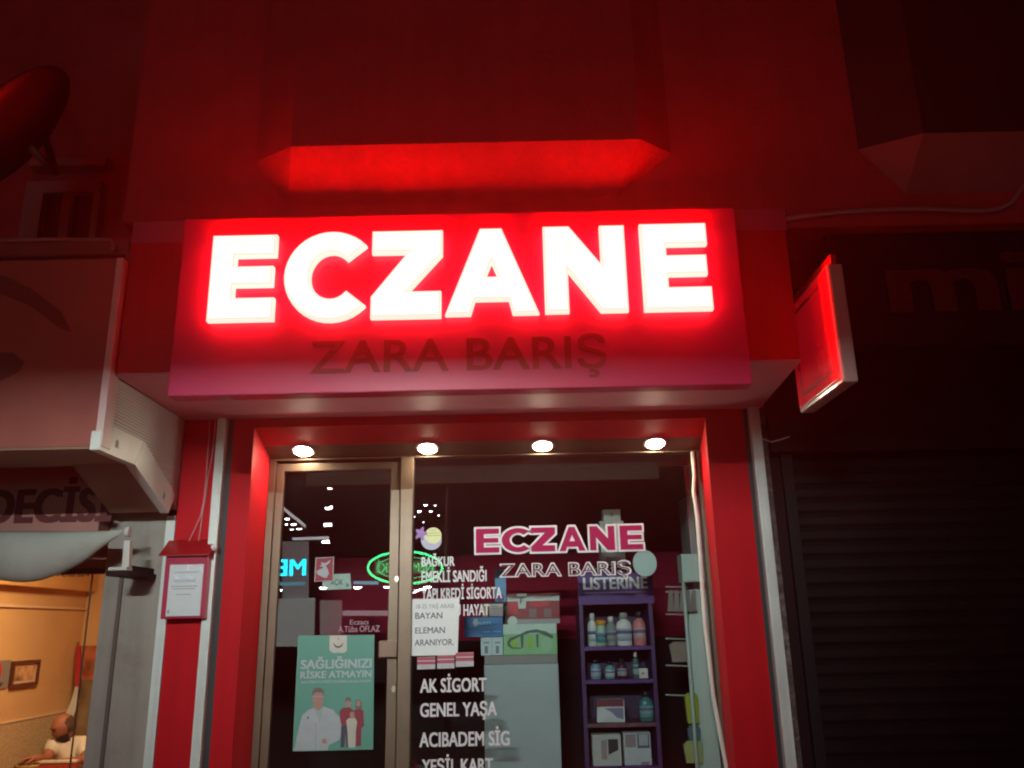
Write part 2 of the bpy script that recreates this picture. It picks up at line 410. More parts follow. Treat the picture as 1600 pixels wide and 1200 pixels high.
# ------------------------------------------------------------------ illuminated sign
sg = thing('shop_sign', (-.24, -.95, 2.65), 'large red sign panel with glowing white-hot capital letters over the pharmacy', 'sign')
mb = MB(); mb.box(-1.595, 1.112, -1.0, -.903, 2.65, 3.556, .006); mb.build('panel', sign_face, sg)
mb = MB(); mb.box(-1.59, 1.107, -.9025, -.9005, 2.655, 2.785); mb.build('back_sheet', mat('white_back_sheet', (.82, .80, .82), .6), sg)
m_face = emit('letter_glow_face', LETTER_FACE); m_side = emit('letter_glow_side', LETTER_SIDE); m_top = emit('letter_glow_top', LETTER_TOP)
lsp = [(319, 426, 499), (437, 570, 498), (576, 692, 494), (694, 844, 489), (851, 985, 485), (1007, 1118, 482)]
YF = -1.062
for L, (a, b, yb) in zip(WORD, lsp):
    x0, z0 = at(a, yb, YF); x1, _ = at(b, yb, YF)
    m_ = (a + b) / 2; z0 = at(m_, yb - 1, YF)[1] ; z1 = at(m_, 368 - (m_ - 330) * .027, YF)[1]
    if L is L_C: z0 -= .006; z1 += .006
    o = poly_curve('letter', L, [m_face, m_side, m_top], sg, x0 + .008, x1 - .008, z0, z1, -1.0015, .061, .018, -.014, 4)
    for p in o.data.polygons:
        p.material_index = 0 if p.normal.y < -.93 else 2 if p.normal.z > .6 and p.center.z > z1 - .03 else 1
t_ = m_face.node_tree; n_ = t_.nodes.new('ShaderNodeTexNoise'); n_.inputs['Scale'].default_value = 5.0
c_ = t_.nodes.new('ShaderNodeTexCoord'); r_ = t_.nodes.new('ShaderNodeValToRGB'); t_.links.new(c_.outputs['Object'], n_.inputs['Vector']); t_.links.new(n_.outputs['Fac'], r_.inputs['Fac'])
r_.color_ramp.elements[0].position = .30; r_.color_ramp.elements[1].position = .46
r_.color_ramp.elements[0].color = (1, LETTER_FACE[1] / LETTER_FACE[0] * .90, LETTER_FACE[2] / LETTER_FACE[0] * .76, 1); r_.color_ramp.elements[1].color = (1, LETTER_FACE[1] / LETTER_FACE[0], LETTER_FACE[2] / LETTER_FACE[0], 1)
t_.links.new(r_.outputs['Color'], t_.nodes['Principled BSDF'].inputs['Emission Color'])
x0, z0 = at(485, 583, -1.001); x1, z1 = at(945, 524, -1.001)
text('lettering', 'ZARA BARIŞ', x0, x1, 2.746, 2.912, -1.0008, sign_dark, sg, bold=.012, depth=.003)

# ------------------------------------------------------------------ downlights in the sloping soffit
dl_mat = emit('downlight_glow', (1.0, .86, .62), DOWNLIGHT_W, (.9, .9, .85))
dl_rim = mat('white_lamp_rim', (.8, .8, .78), .4)
nrm = Vector((0, -.056, -.159)).normalized()
for i, (px_, lab) in enumerate(((474, 'round downlight above the pharmacy door'), (668, 'round downlight just right of the door post'),
                               (848, 'round downlight over the middle of the display window'), (1024, 'round downlight nearest the right red column'))):
    yy = .245; x, _ = at(px_, 700, yy); z = 2.666 - (yy - .191) * .056 / .159
    t = thing('downlight', (x, yy, z), lab, 'downlight', 'downlights in the sloping soffit over the shop window')
    q = Vector((0, 0, 1)).rotation_difference(nrm).to_matrix()
    for nm, prof, m in (('rim', [(.062, -.001), (.070, .004), (.066, .009), (.056, .010), (.055, .004)], dl_rim),
                        ('lamp', [(.050, .003), (.049, .010), (.041, .016), (.020, .0185), (.001, .019)], dl_mat)):
        mb = MB(); mb.lathe((0, 0, 0), prof, 24)
        for vv in mb.bm.verts: vv.co = q @ vv.co + Vector((x, yy, z))
        mb.build(nm, m, t)

# ------------------------------------------------------------------ projecting sign on the right
_m = mat('red_acrylic_face', (.85, .02, .035), .25, .03, coat=.3)   # faint glow added to brighten the face, no lamp inside
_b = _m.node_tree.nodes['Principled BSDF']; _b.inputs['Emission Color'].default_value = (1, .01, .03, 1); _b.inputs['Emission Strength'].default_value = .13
ps = thing('projecting_sign', (1.5, -.6, 2.6), 'red and white box sign projecting sideways from the right end of the canopy', 'sign')
mb = MB(); mb.box(1.452, 1.525, -1.185, -.61, 2.60, 3.165, .012); mb.build('case', mat('pale_sign_case', (.50, .36, .35), .35, .06, coat=.3), ps)
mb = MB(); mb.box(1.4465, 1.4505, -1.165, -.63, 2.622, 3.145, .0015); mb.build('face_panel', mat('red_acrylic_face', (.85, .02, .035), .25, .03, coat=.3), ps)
mb = MB()
mb.box(1.4445, 1.4462, -1.11, -.69, 2.665, 2.685); mb.box(1.4445, 1.4462, -1.11, -1.09, 2.6855, 3.085); mb.box(1.4445, 1.4462, -.71, -.69, 2.6855, 3.085); mb.box(1.4445, 1.4462, -1.11, -.69, 3.0855, 3.105)
mb.build('face_border', mat('pink_border', (.75, .09, .13), .3, .03, coat=.3), ps)
mb = MB(); mb.box(1.47, 1.505, -.6095, -.031, 3.02, 3.05); mb.box(1.472, 1.50, -1.185, -.61, 3.166, 3.21, .003)
mb.build('bracket', mat('red_bracket', (.45, .02, .02), .4), ps)

# ------------------------------------------------------------------ shuttered shop on the right
sh = thing('shuttered_shop', (3.0, .2, -.3), 'dark shop with a closed roller shutter right of the pharmacy', 'shop')
mb = MB()
z = -.3; k = 0
pts = []
while z < 2.5:
    pts += [(.10, z), (.085, z + .02), (.085, z + .06), (.10, z + .078)]; z += .08
ring = pts + [(.14, pts[-1][1]), (.14, pts[0][1])]
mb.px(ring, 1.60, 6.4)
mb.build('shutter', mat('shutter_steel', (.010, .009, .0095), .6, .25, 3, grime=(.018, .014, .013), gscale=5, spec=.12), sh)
mb = MB(); mb.box(1.54, 1.60, .02, .16, -.3, 2.52, .004); mb.build('shutter_rail', mat('shutter_rail_steel', (.016, .014, .015), .6, spec=.12), sh)
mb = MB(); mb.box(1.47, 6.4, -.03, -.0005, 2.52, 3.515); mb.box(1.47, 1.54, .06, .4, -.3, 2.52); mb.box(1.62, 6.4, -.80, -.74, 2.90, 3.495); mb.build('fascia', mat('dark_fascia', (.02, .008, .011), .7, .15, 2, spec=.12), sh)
mx0, mz0 = at(1397, 488, -.8005); mx1, mz1 = at(1592, 400, -.8005)
text('lettering', 'mi', mx0, mx1, mz0, mz0 + (mz1 - mz0) * 1.18, -.8005, mat('dim_fascia_letters', (.08, .012, .02), .5), sh, bold=.03, depth=.02)
mb = MB(); mb.tube([(1.43, -.02, 2.60), (1.47, -.05, 2.575), (1.52, -.06, 2.585), (1.57, -.07, 2.60)], .004, 6)
tag(mb.build('loose_wire', mat('pale_wire', (.5, .42, .4), .6)), 'short loose pale wire sticking out beside the right white trim', 'wire')

# ------------------------------------------------------------------ notice box, bell and wires on the left pillar
nb = thing('notice_box', (-1.79, 0, 1.66), 'red hooded notice box with a plastic covered sheet on the left pillar', 'notice box')
mb = MB(); mb.box(-1.905, -1.672, -.095, -.002, 1.672, 2.02, .004); mb.build('case', mat('notice_box_red', (.42, .012, .06), .35, .05, coat=.3), nb)
mb = MB(); mb.px([(-.128, 2.000), (-.128, 2.006), (-.003, 2.098), (-.003, 2.021), (-.09, 2.021)], -1.932, -1.658); mb.build('hood', mat('notice_hood_red', (.38, .01, .014), .4), nb)
mb = MB(); mb.box(-1.875, -1.693, -.1005, -.0958, 1.685, 1.955); mb.build('sheet', paper, nb)
text('lettering', 'RİZA ECZANESİ', -1.845, -1.73, 1.862, 1.876, -.1012, ink_soft, nb, bold=.01, depth=.0006)
mb = MB()
for z, a, b in ((1.912, -1.85, -1.715), (1.838, -1.86, -1.72), (1.825, -1.855, -1.73), (1.795, -1.83, -1.75)): mb.box(a, b, -.1018, -.1008, z, z + .004)
mb.box(-1.868, -1.858, -.1018, -.1008, 1.70, 1.718); mb.build('small_print', ink_soft, nb)
mb = MB()
bm = mb.bm; rows = []
for i in range(13):
    row = []
    for j in range(9):
        x = -1.879 + .19 * i / 12; zz = 1.683 + .278 * j / 8
        row.append(bm.verts.new((x, -.104 - .0035 * math.sin(i * 1.3 + j * .9) * (j / 8) ** 2 - .002 * math.cos(j * 2.1), zz)))
    rows.append(row)
for i in range(12):
    for j in range(8): bm.faces.new((rows[i][j], rows[i + 1][j], rows[i + 1][j + 1], rows[i][j + 1])).smooth = True
mb.build('plastic_sleeve', glass('plastic_film', (.96, .97, .98), 1.45), nb)
bx, bz = at(336, 856, -.02)
bell = thing('door_bell', (bx, 0, bz), 'small round white bell on the left white trim beside the notice box', 'bell')
mb = MB(); mb.lathe((bx + .012, -.07, bz - .018), [(.001, -.004), (.012, 0), (.018, .014), (.016, .028), (.001, .036)], 16); mb.build('dome', mat('bell_white', (.75, .74, .72), .4), bell)
mb = MB(); mb.box(bx + .006, bx + .018, -.066, -.046, bz - .012, bz + .008); mb.build('stem', mat('bell_stem', (.45, .42, .4), .5), bell)
mb = MB()
def wirepts(pp): return [(at(a, b, -.012)[0], -.012, at(a, b, -.012)[1]) for a, b in pp]
mb.tube(wirepts([(328, 640), (327, 680), (324, 715), (322, 750), (318, 785), (313, 808), (304, 828), (294, 848)]), .0032, 6)
tag(mb.build('hanging_wire', mat('pink_wire', (.62, .30, .30), .6)), 'pale wire bending left down the left red pillar into the notice box', 'wire', 'thin wires on the left pillar')
mb = MB(); mb.tube(wirepts([(338, 640), (335, 680), (331, 715), (325, 745), (321, 775), (316, 805), (313, 828), (310, 848)]), .0032, 6)
tag(mb.build('hanging_wire', MATS['pink_wire']), 'pale wire nearer the white trim going straight down to the notice box', 'wire', 'thin wires on the left pillar')

# ------------------------------------------------------------------ pharmacy room behind the glass
rm = thing('pharmacy_room', (-.2, 2.2, 0), 'dim maroon shop interior behind the pharmacy glass', 'shop interior')
mb = MB(); mb.box(-2.2, 1.9, 1.85, 1.9, -.3, 3.0); mb.box(-2.3, -2.2, .45, 4.2, -.3, 3.0); mb.box(1.9, 2.0, .45, 4.2, -.3, 3.0)
mb.box(-2.2, -1.5, .402, .45, -.3, 2.95); mb.box(1.156, 1.9, .402, .45, -.3, 2.95); mb.build('wall', dark_room, rm)
mb = MB(); mb.box(-1.48, 1.6, 1.55, 1.84, .102, 1.50, .004); mb.build('dark_block', mat('dark_block_paint', (.012, .004, .006), .7, .2, spec=.1), rm)  # near-black block added to keep the lower interior dark
mb = MB(); mb.box(-2.2, 1.9, .425, 4.2, -.3, .10); mb.build('floor', dark_floor, rm)
mb = MB(); mb.box(-2.2, 1.9, .45, 4.2, 2.80, 2.9); mb.build('ceiling', mat('room_ceiling', (.22, .06, .07), .8), rm)
# purple display stand
SY = .78
st = thing('display_stand', (.63, .95, .1), 'purple mouthwash display stand with lettered header behind the window', 'display stand')
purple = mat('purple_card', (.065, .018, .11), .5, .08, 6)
purple_lit = mat('purple_card_lit', (.10, .024, .19), .5, .08, 6)  # same purple card with light put into the colour, for header and shelves
def sx(px, py, y=SY): return at(px, py, y)[0]
def sz(px, py, y=SY): return at(px, py, y)[1]
XL, XR = .408, .850
mb = MB(); mb.box(.395, .878, SY - .005, SY + .03, sz(905, 945), sz(905, 893)); mb.build('header', purple_lit, st)
hx0, hz0 = at(912, 921, SY); hx1, hz1 = at(1010, 901, SY)
text('lettering', 'LISTERINE', hx0, hx1, hz0, hz1 + .004, SY - .0055, mat('silver_print', (.86, .88, .90), .6), st, bold=.035, depth=.001)
mb = MB(); mb.box(hx0 + .005, hx1, SY - .0065, SY - .0052, hz0 - .026, hz0 - .019); mb.build('small_print', mat('faint_print', (.30, .24, .40), .6), st)
mb = MB(); mb.box(XL - .012, XL + .012, SY, SY + .32, .1, sz(905, 945)); mb.build('side_panel', purple, st)
mb = MB(); mb.box(XR - .012, XR + .012, SY, SY + .32, .1, sz(905, 945)); mb.build('side_panel', purple, st)
mb = MB(); mb.box(XL + .012, XR - .012, SY + .30, SY + .32, .1, sz(905, 945)); mb.build('back_panel', mat('purple_back', (.04, .012, .06), .6), st)
SHZ = [sz(960, 1010), sz(960, 1062), sz(960, 1130), sz(960, 1198), .45]
for i, zz in enumerate(SHZ):
    mb = MB(); mb.box(XL + .0125, XR - .0125, SY - .012, SY + .299, zz - .022, zz)
    if i == 2: mb.build('shelf', mat('patterned_shelf_edge', (.16, .05, .08), .5, .5, 40), st)
    else: mb.build('shelf', purple_lit, st)

def bottle(px0, px1, pytop, shelf, body, cap, label, lab, kind='round', y=None, group='bottles on the purple display stand', capr=.45, lm=None):
    """a bottle with cap and label band standing on a shelf"""
    y = SY + .07 if y is None else y
    zb = SHZ[shelf] + .0008
    x0 = at(px0, 1000, y)[0]; x1 = at(px1, 1000, y)[0]; x = (x0 + x1) / 2
    # x is measured at the height of the bottle itself
    mid = 1000 - 0
    h = max(.05, at((px0 + px1) / 2, pytop, y)[1] - zb); r_ = (x1 - x0) / 2
    t = thing('bottle', (x, y, zb), lab, 'bottle', group)
    hb = h * .78
    prof = [(r_ * .9, 0), (r_, .006), (r_, hb * .78), (r_ * .86, hb * .9), (r_ * capr, hb), (r_ * capr * .95, hb + .004)]
    mb = MB(); mb.lathe((x, y, zb), prof, 20, sy=.62 if kind == 'flat' else 1.0); mb.build('flask', body, t)
    mb = MB(); mb.lathe((x, y, zb), [(r_ * capr * 1.12, hb + .0045), (r_ * capr * 1.12, h * .96), (r_ * capr * .9, h)], 16, sy=.8 if kind == 'flat' else 1.0); mb.build('cap', cap, t)
    mb = MB(); k = 1.012; mb.lathe((x, y, zb), [(r_ * k, hb * .18), (r_ * k, hb * .66)], 20, sy=.62 if kind == 'flat' else 1.0); mb.build('label_band', label, t)
    k = 1.02; mb = MB(); mb.lathe((x, y, zb), [(r_ * k, hb * .46), (r_ * k, hb * .58)], 20, sy=.62 if kind == 'flat' else 1.0); mb.build('label_print', navy_l, t)
    return t
P = lambda n, c, r=.45: mat(n, c, r, .06, 20)
white_pl = P('white_plastic', (.66, .68, .68)); grey_pl = P('grey_plastic', (.30, .33, .33)); black_pl = P('black_plastic', (.02, .02, .025))
teal_l = P('teal_label', (.10, .32, .34)); blue_l = P('blue_label', (.16, .28, .42)); orange_l = P('orange_label', (.72, .32, .02)); pink_l = P('pink_label', (.62, .22, .22))
teal_pl = P('teal_liquid', (.05, .20, .23), .2); clear_pl = P('clear_liquid', (.25, .30, .30), .15); brown_pl = P('dark_liquid', (.06, .02, .035), .2); navy_l = P('navy_label', (.12, .13, .28)); green_pl = P('dark_green_bottle', (.05, .16, .13), .3)
def bx_(c, s): return c
# top shelf
bottle(919, 934, 958, 0, white_pl, white_pl, P('pale_label', (.52, .60, .60)), 'tall white bottle at the left end of the stand top shelf', y=SY + .09)
bottle(931, 948, 969, 0, P('mint_plastic', (.35, .50, .44)), orange_l, teal_l, 'short bottle with an orange cap beside the tall white one', y=SY + .045, capr=.85)
bottle(947, 964, 963, 0, clear_pl, white_pl, grey_pl, 'clear bottle with a white cap in the middle of the top shelf')
bottle(964, 988, 957, 0, white_pl, grey_pl, P('white_blue_label', (.45, .50, .60)), 'broad shouldered white mouthwash bottle with blue print', 'flat')
bottle(990, 1010, 955, 0, pink_l, black_pl, P('red_white_label', (.60, .36, .36)), 'pink bottle with a black and white cap at the right end')
# second shelf
bottle(921, 937, 1031, 1, blue_l, black_pl, P('bluish_label', (.40, .46, .52)), 'small blue labelled bottle at the left of the second shelf', 'flat')
bottle(943, 958, 1034, 1, teal_l, black_pl, P('whitish_label', (.50, .56, .56)), 'small teal bottle with white label second on the second shelf', 'flat')
bottle(962, 977, 1029, 1, brown_pl, black_pl, P('greyish_label', (.34, .32, .34)), 'small dark bottle third on the second shelf', 'flat')
bottle(986, 996, 1018, 1, green_pl, white_pl, P('green_label', (.30, .48, .42)), 'slim pump bottle in white and green on the second shelf')
# third shelf
bottle(993, 1014, 1080, 2, teal_pl, black_pl, P('aqua_label', (.22, .42, .44)), 'teal mouthwash bottle alone on the right of the third shelf', 'flat')

def carton(px0, px1, pyt, pyb, y, depth, base, lab, name='carton', cat='box', group=None, zb=None, skew=0):
    x0, z1 = at(px0, pyt, y); x1, z0 = at(px1, pyb, y)
    if zb is not None: z1 = zb + (z1 - z0); z0 = zb
    t = thing(name, ((x0 + x1) / 2, y + depth / 2, z0), lab, cat, group)
    mb = MB(); mb.box(x0, x1, y, y + depth, z0, z1, .002); mb.build('case', base, t)
    return t, (x0, x1, z0, z1, y)
def decal(t, b, u0, u1, v0, v1, m, name='print', lift=.0012):
    x0, x1, z0, z1, y = b
    mb = MB(); mb.box(x0 + (x1 - x0) * u0, x0 + (x1 - x0) * u1, y - lift, y - lift + .0009, z0 + (z1 - z0) * v0, z0 + (z1 - z0) * v1); return mb.build(name, m, t)
def decal_poly(t, b, loops, m, name='print', lift=.0016):
    x0, x1, z0, z1, y = b
    return poly_curve(name, loops, m, t, x0, x1, z0, z1, y - lift + .0009, .0008)
t, b = carton(998, 1013, 1046, 1061, SY + .06, .05, P('small_white_carton', (.62, .60, .60)), 'small white carton beside the pump bottle on the stand', zb=SHZ[1] + .001)
decal(t, b, .3, .6, .4, .6, P('red_dot_print', (.45, .08, .08)))
t, b = carton(932, 977, 1094, 1129, SY + .04, .08, P('photo_carton', (.58, .60, .64)), 'carton with a dark photo band on the third stand shelf', zb=SHZ[2] + .001)
decal(t, b, 0, .97, .68, 1, P('dark_red_band', (.16, .02, .04)))
decal_poly(t, b, [[(.25, .62), (.95, .62), (.95, .12), (.7, .2), (.55, .42)]], P('violet_photo', (.22, .20, .34)))
t, b = carton(925, 972, 1148, 1196, SY + .03, .09, P('cream_carton', (.50, .50, .50)), 'cream appliance carton on the lowest visible stand shelf', zb=SHZ[3] + .001)
decal_poly(t, b, [[(.55, .85), (.9, .85), (.9, .5), (.55, .35)]], black_pl); decal_poly(t, b, [[(.3, .8), (.5, .85), (.5, .2), (.3, .2)]], P('tan_print', (.34, .26, .26)))
t, b = carton(974, 1019, 1146, 1196, SY + .03, .09, P('bluish_carton', (.52, .56, .60)), 'white carton with four small photos right of the cream one', zb=SHZ[3] + .001)
decal(t, b, .05, .45, .55, .95, P('brown_photo', (.30, .24, .26))); decal(t, b, .5, .95, .52, .97, P('dark_photo', (.10, .11, .16)), lift=.0013); decal(t, b, .56, .9, .6, .95, P('light_photo', (.42, .44, .50)), lift=.0024); decal(t, b, .6, .9, .0, .1, P('brown_photo', (0, 0, 0)))

# white boxes stacked on top of the stand
TZ = sz(905, 893) + .001
wbx = P('white_carton', (.60, .63, .63))
t, b = carton(937, 978, 814, 884, SY + .12, .14, wbx, 'large white carton standing on top of the purple stand', 'carton', 'box', 'white cartons on the stand', zb=None)
t0 = t
decal(t, b, .35, .55, .5, .95, P('grey_print', (.38, .40, .40))); decal(t, b, .2, .8, .1, .2, P('grey_print', (0, 0, 0)))
bz1 = b[3]
t, b = carton(942, 970, 797, 814, SY + .13, .10, wbx, 'small white carton topmost of the pile on the purple stand', 'carton', 'box', 'white cartons on the stand', zb=bz1 + .001)
decal(t, b, .42, .6, .35, .7, P('grey_print', (0, 0, 0)))
t2 = thing('carton_support', (.63, SY + .2, TZ), 'dark tray of leaflets between the stand header and the white cartons', 'tray')
zz0 = at(955, 884, SY + .12)[1]
mb = MB(); mb.box(.50, .77, SY + .06, SY + .28, TZ, zz0 - .002, .004); mb.build('tray_body', P('dark_tray', (.10, .04, .05)), t2)
for a, bb in ((.52, .58), (.61, .67), (.69, .75)):
    mb = MB(); q = [(a, TZ + .012), (bb, TZ + .024), (bb, TZ + .032), (a, TZ + .022)]; mb.py(q, SY + .055, SY + .0592); mb.build('leaflet', P('leaflet_paper', (.45, .42, .42)), t2)

# white cabinet and the goods on it
FY = .76
cb = thing('white_cabinet', (.01, FY + .25, .1), 'plain pale cabinet behind the window left of the purple stand', 'cabinet')
cx0, cz1 = at(756, 1024, FY); cx1, _ = at(872, 1024, FY); cz1 = at(815, 1023, FY)[1]
mb = MB(); mb.box(cx0, cx1, FY, FY + .5, .1, cz1 - .055, .006); mb.build('body', mat('cabinet_paint', (.40, .45, .48), .45, .08, 3, grime=(.34, .42, .44), gscale=2), cb)
mb = MB(); mb.box(cx0 + .003, cx1 - .002, FY + .012, FY + .5, cz1 - .054, cz1 - .001, .004); mb.build('top_panel', mat('cabinet_top_paint', (.26, .24, .25), .5), cb)
CT = cz1
CG = 'boxes on the pale cabinet'
t, b = carton(786, 871, 973, 1019, FY + .01, .12, P('green_carton', (.24, .50, .24)), 'green and white box showing a curved pillow on the cabinet', group=CG, zb=CT)
decal(t, b, 0, 1, .68, 1, P('mint_print', (.52, .64, .60)))
gprint = P('dark_green_print', (.06, .10, .07))
def eye(x, z, w, h, n=14): return [(x + w * math.cos(2 * math.pi * k / n), z + h * math.sin(2 * math.pi * k / n)) for k in range(n)]
decal_poly(t, b, [[(.07, .42), (.12, .55), (.3, .66), (.45, .78), (.62, .82), (.8, .74), (.93, .6), (.93, .5), (.84, .55), (.66, .70), (.5, .70), (.38, .64), (.37, .22), (.33, .22), (.32, .6), (.15, .46), (.12, .36), (.16, .26), (.33, .22), (.33, .19), (.15, .20), (.08, .30)]], gprint)
decal_poly(t, b, [eye(.5, .40, .06, .20)], P('lime_print', (.26, .50, .06))); decal_poly(t, b, [eye(.20, .36, .07, .13)], P('lime_print', (0, 0, 0)))
decal_poly(t, b, [[(.62, .22), (.65, .22), (.66, .66), (.61, .66)]], gprint, lift=.0018); decal_poly(t, b, [eye(.8, .32, .10, .26)], P('pale_green_print', (.30, .54, .36)), lift=.0026)
g1 = b[3]
t, b = carton(751, 786, 992, 1020, FY + .015, .1, P('pale_blue_carton', (.50, .60, .64)), 'narrow pale blue box with tiny pictures left of the green box', group=CG, zb=CT)
for uu in (.18, .68):
    decal(t, b, uu, uu + .14, .1, .5, P('figure_print', (.14, .18, .22))); decal(t, b, uu - .04, uu + .2, .65, .72, P('figure_print', (0, 0, 0)))
decal(t, b, .49, .52, 0, 1, P('seam_print', (.35, .42, .46)))
g2 = b[3]
t, b = carton(725, 786, 961, 991, FY - .005, .1, P('blue_carton', (.012, .16, .42)), 'bright blue box overhanging the cabinet edge', group=CG, zb=g2 + .001)
x0, x1, z0, z1, yy = b
text('lettering', 'sen', x0 + (x1 - x0) * .38, x0 + (x1 - x0) * .68, z0 + (z1 - z0) * .58, z0 + (z1 - z0) * .86, yy - .0005, P('light_blue_print', (.22, .50, .66)), t, bold=.0, depth=.001)
decal_poly(t, b, [eye(.3, .72, .07, .2)], P('grey_badge', (.28, .36, .42))); decal(t, b, .5, .68, .24, .27, P('light_blue_print', (0, 0, 0))); decal(t, b, .74, .95, .24, .27, P('light_blue_print', (0, 0, 0)))
g3 = b[3]
t, b = carton(764, 786, 941, 960, FY + .01, .06, P('pale_pink_carton', (.60, .52, .54)), 'pale pink box standing on the blue box', group=CG, zb=g3 + .001)
decal(t, b, .1, .7, .78, .86, P('figure_print', (0, 0, 0)))
t, b = carton(754, 763, 941, 960, FY + .01, .06, P('mustard_carton', (.42, .32, .10)), 'thin mustard box beside the pale pink box', group=CG, zb=g3 + .001)
t, b = carton(773, 791, 888, 938, FY + .07, .05, P('sky_blue_carton', (.10, .30, .58)), 'tall sky blue carton behind the pink box', group=CG, zb=at(780, 940, FY + .07)[1])
decal(t, b, .2, 1, .72, 1, P('turquoise_print', (.05, .38, .52))); decal_poly(t, b, [eye(.5, .12, .35, .12)], P('violet_print', (.16, .06, .28)))
sp = thing('carton_riser', (.06, FY + .1, g2), 'dark riser carrying the sky blue carton at the back of the cabinet', 'stand')
mb = MB(); zr = at(780, 940, FY + .07)[1]; xr0 = at(768, 940, FY + .13)[0]; xr1 = at(800, 940, FY + .13)[0]
mb.box(xr0 - .03, xr1, FY + .065 + .06, FY + .25, CT + .001, zr - .001); mb.box(xr0 + .01, xr1 - .02, FY + .066, FY + .124, zr - .012, zr - .0005); mb.build('block', P('dark_riser', (.03, .02, .02)), sp)
t, b = carton(792, 875, 925, 971, FY + .03, .08, P('crimson_carton', (.30, .012, .03)), 'wide crimson box with a white stripe on top of the green box', group=CG, zb=g1 + .001)
decal(t, b, 0, 1, .74, .90, P('white_stripe', (.60, .64, .62))); decal(t, b, 0, 1, 0, .15, P('silver_strip', (.34, .33, .35)))
decal(t, b, .02, .2, .32, .72, P('scarlet_print', (.60, .01, .03))); decal_poly(t, b, [[(.19, .98), (.38, .98), (.35, .5), (.22, .5)]], P('cream_badge', (.62, .64, .58)), lift=.0028)
x0, x1, z0, z1, yy = b
text('lettering', 'F', x0 + (x1 - x0) * .25, x0 + (x1 - x0) * .31, z0 + (z1 - z0) * .66, z0 + (z1 - z0) * .84, yy - .003, ink, t, bold=.02, depth=.0006)
decal_poly(t, b, [eye(.1, .1, .09, .16)], P('white_seal', (.62, .64, .64)), lift=.003)
for uu in (.42, .7): decal(t, b, uu, uu + .14, .2, .48, P('grey_cup_print', (.22, .12, .13)))
decal_poly(t, b, [eye(.62, .64, .2, .09)], P('scarlet_print', (0, 0, 0)), lift=.003)

# right-hand white rack with hanging goods
rk = thing('wire_rack', (1.2, .75, .1), 'pale upright rack with wire hooks at the right edge of the window', 'rack')
rackp = mat('rack_panel', (.60, .70, .67), .45, .08, 4); rpost = mat('rack_post', (.55, .62, .60), .4)
mb = MB(); mb.box(1.075, 1.55, .80, .82, .1, 1.80); mb.build('back_panel', rackp, rk)
a0, a1 = at(1099, 905, .70), at(1121, 1200, .70)
mb = MB(); mb.tube([(1.055, .70, .1), (1.055, .70, 1.93)], .011, 8); mb.build('post', rpost, rk)
mb = MB(); mb.tube([(1.245, .70, .1), (1.225, .70, 1.93)], .013, 8); mb.build('post', rpost, rk)
for py_ in (918, 926, 961, 999, 1041, 1087):
    hx, hz = at(1045, py_, .78); mb = MB(); mb.tube([(hx - .02, .78, hz + .006), (hx + .12, .76, hz - .002), (1.055, .71, hz - .012)], .005, 6); mb.build('hook', P('steel_hook', (.55, .52, .5), .3), rk)
t, b = carton(1064, 1112, 866, 908, .66, .14, P('aqua_white_box', (.50, .62, .60)), 'aqua white box resting on top of the right-hand rack', zb=None)
decal_poly(t, b, [[(.62, 0), (1, 0), (1, .6)]], P('aqua_shade_print', (.40, .56, .54)))
wc = thing('wall_cupboard', (1.25, 1.2, 1.9), 'tall grey white cupboard behind the aqua box at the right', 'cupboard')
x0, z1 = at(1073, 775, 1.0); z0 = at(1075, 866, 1.0)[1]
mb = MB(); mb.box(x0, x0 + .45, 1.0, 1.3, z0 - .3, z1); mb.build('body', mat('cupboard_paint', (.34, .38, .40), .5), wc)
mb = MB(); mb.box(x0 + .04, x0 + .4, .997, .9995, z1 - .05, z1 - .045); mb.box(x0 + .04, x0 + .4, .997, .9995, z0 + .04, z0 + .046); mb.build('groove', gasket, wc)
pouch_m = P('clear_pouch', (.26, .22, .21), .3)
for i in range(5):
    x, z = at(1048 + i * 9, 922, .745 - .002 * i); 
    mb = MB(); mb.prism([(x - .012, .735, z), (x + .012, .735, z), (x + .006, .735, z - .13), (x - .03, .735, z - .13)], [(x - .012, .742, z), (x + .012, .742, z), (x + .006, .75, z - .13), (x - .03, .75, z - .13)])
    tag(mb.build('brush_pouch', pouch_m), 'slim clear pouch hanging in a row from the upper rack hook', 'pouch', 'clear pouches hanging on the rack')
def blob(name, px0, px1, py0, py1, y, m, lab, cat, d=.05):
    x0, z1 = at(px0, py0, y); x1, z0 = at(px1, py1, y); w_ = x1 - x0
    mb = MB(); mb.prism([(x0 + w_ * .08, y, z0), (x1 - w_ * .05, y, z0), (x1, y, z1 - .02), (x1 - w_ * .2, y, z1), (x0 + w_ * .2, y, z1), (x0, y, z1 - .02)],
                        [(x0 + w_ * .1, y + d, z0), (x1 - w_ * .05, y + d, z0), (x1, y + d * .8, z1 - .02), (x1 - w_ * .2, y + d * .4, z1), (x0 + w_ * .2, y + d * .4, z1), (x0, y + d * .8, z1 - .02)])
    return tag(mb.build(name, m), lab, cat)
blob('packet', 1046, 1080, 1003, 1034, .745, P('beige_packet', (.26, .20, .17), .5), 'crumpled beige packet hanging on the third rack hook', 'packet')
blob('packet', 1070, 1094, 1083, 1130, .745, P('yellow_packet', (.40, .42, .04), .5), 'yellow packet hanging on the lowest rack hook', 'packet')
blob('packet', 1074, 1096, 1134, 1158, .745, P('slate_packet', (.10, .16, .20), .5), 'slate blue packet under the yellow packet', 'packet')
blob('packet', 1068, 1100, 1158, 1192, .745, P('lemon_packet', (.42, .44, .16), .5), 'lemon coloured packet lowest on the rack', 'packet')

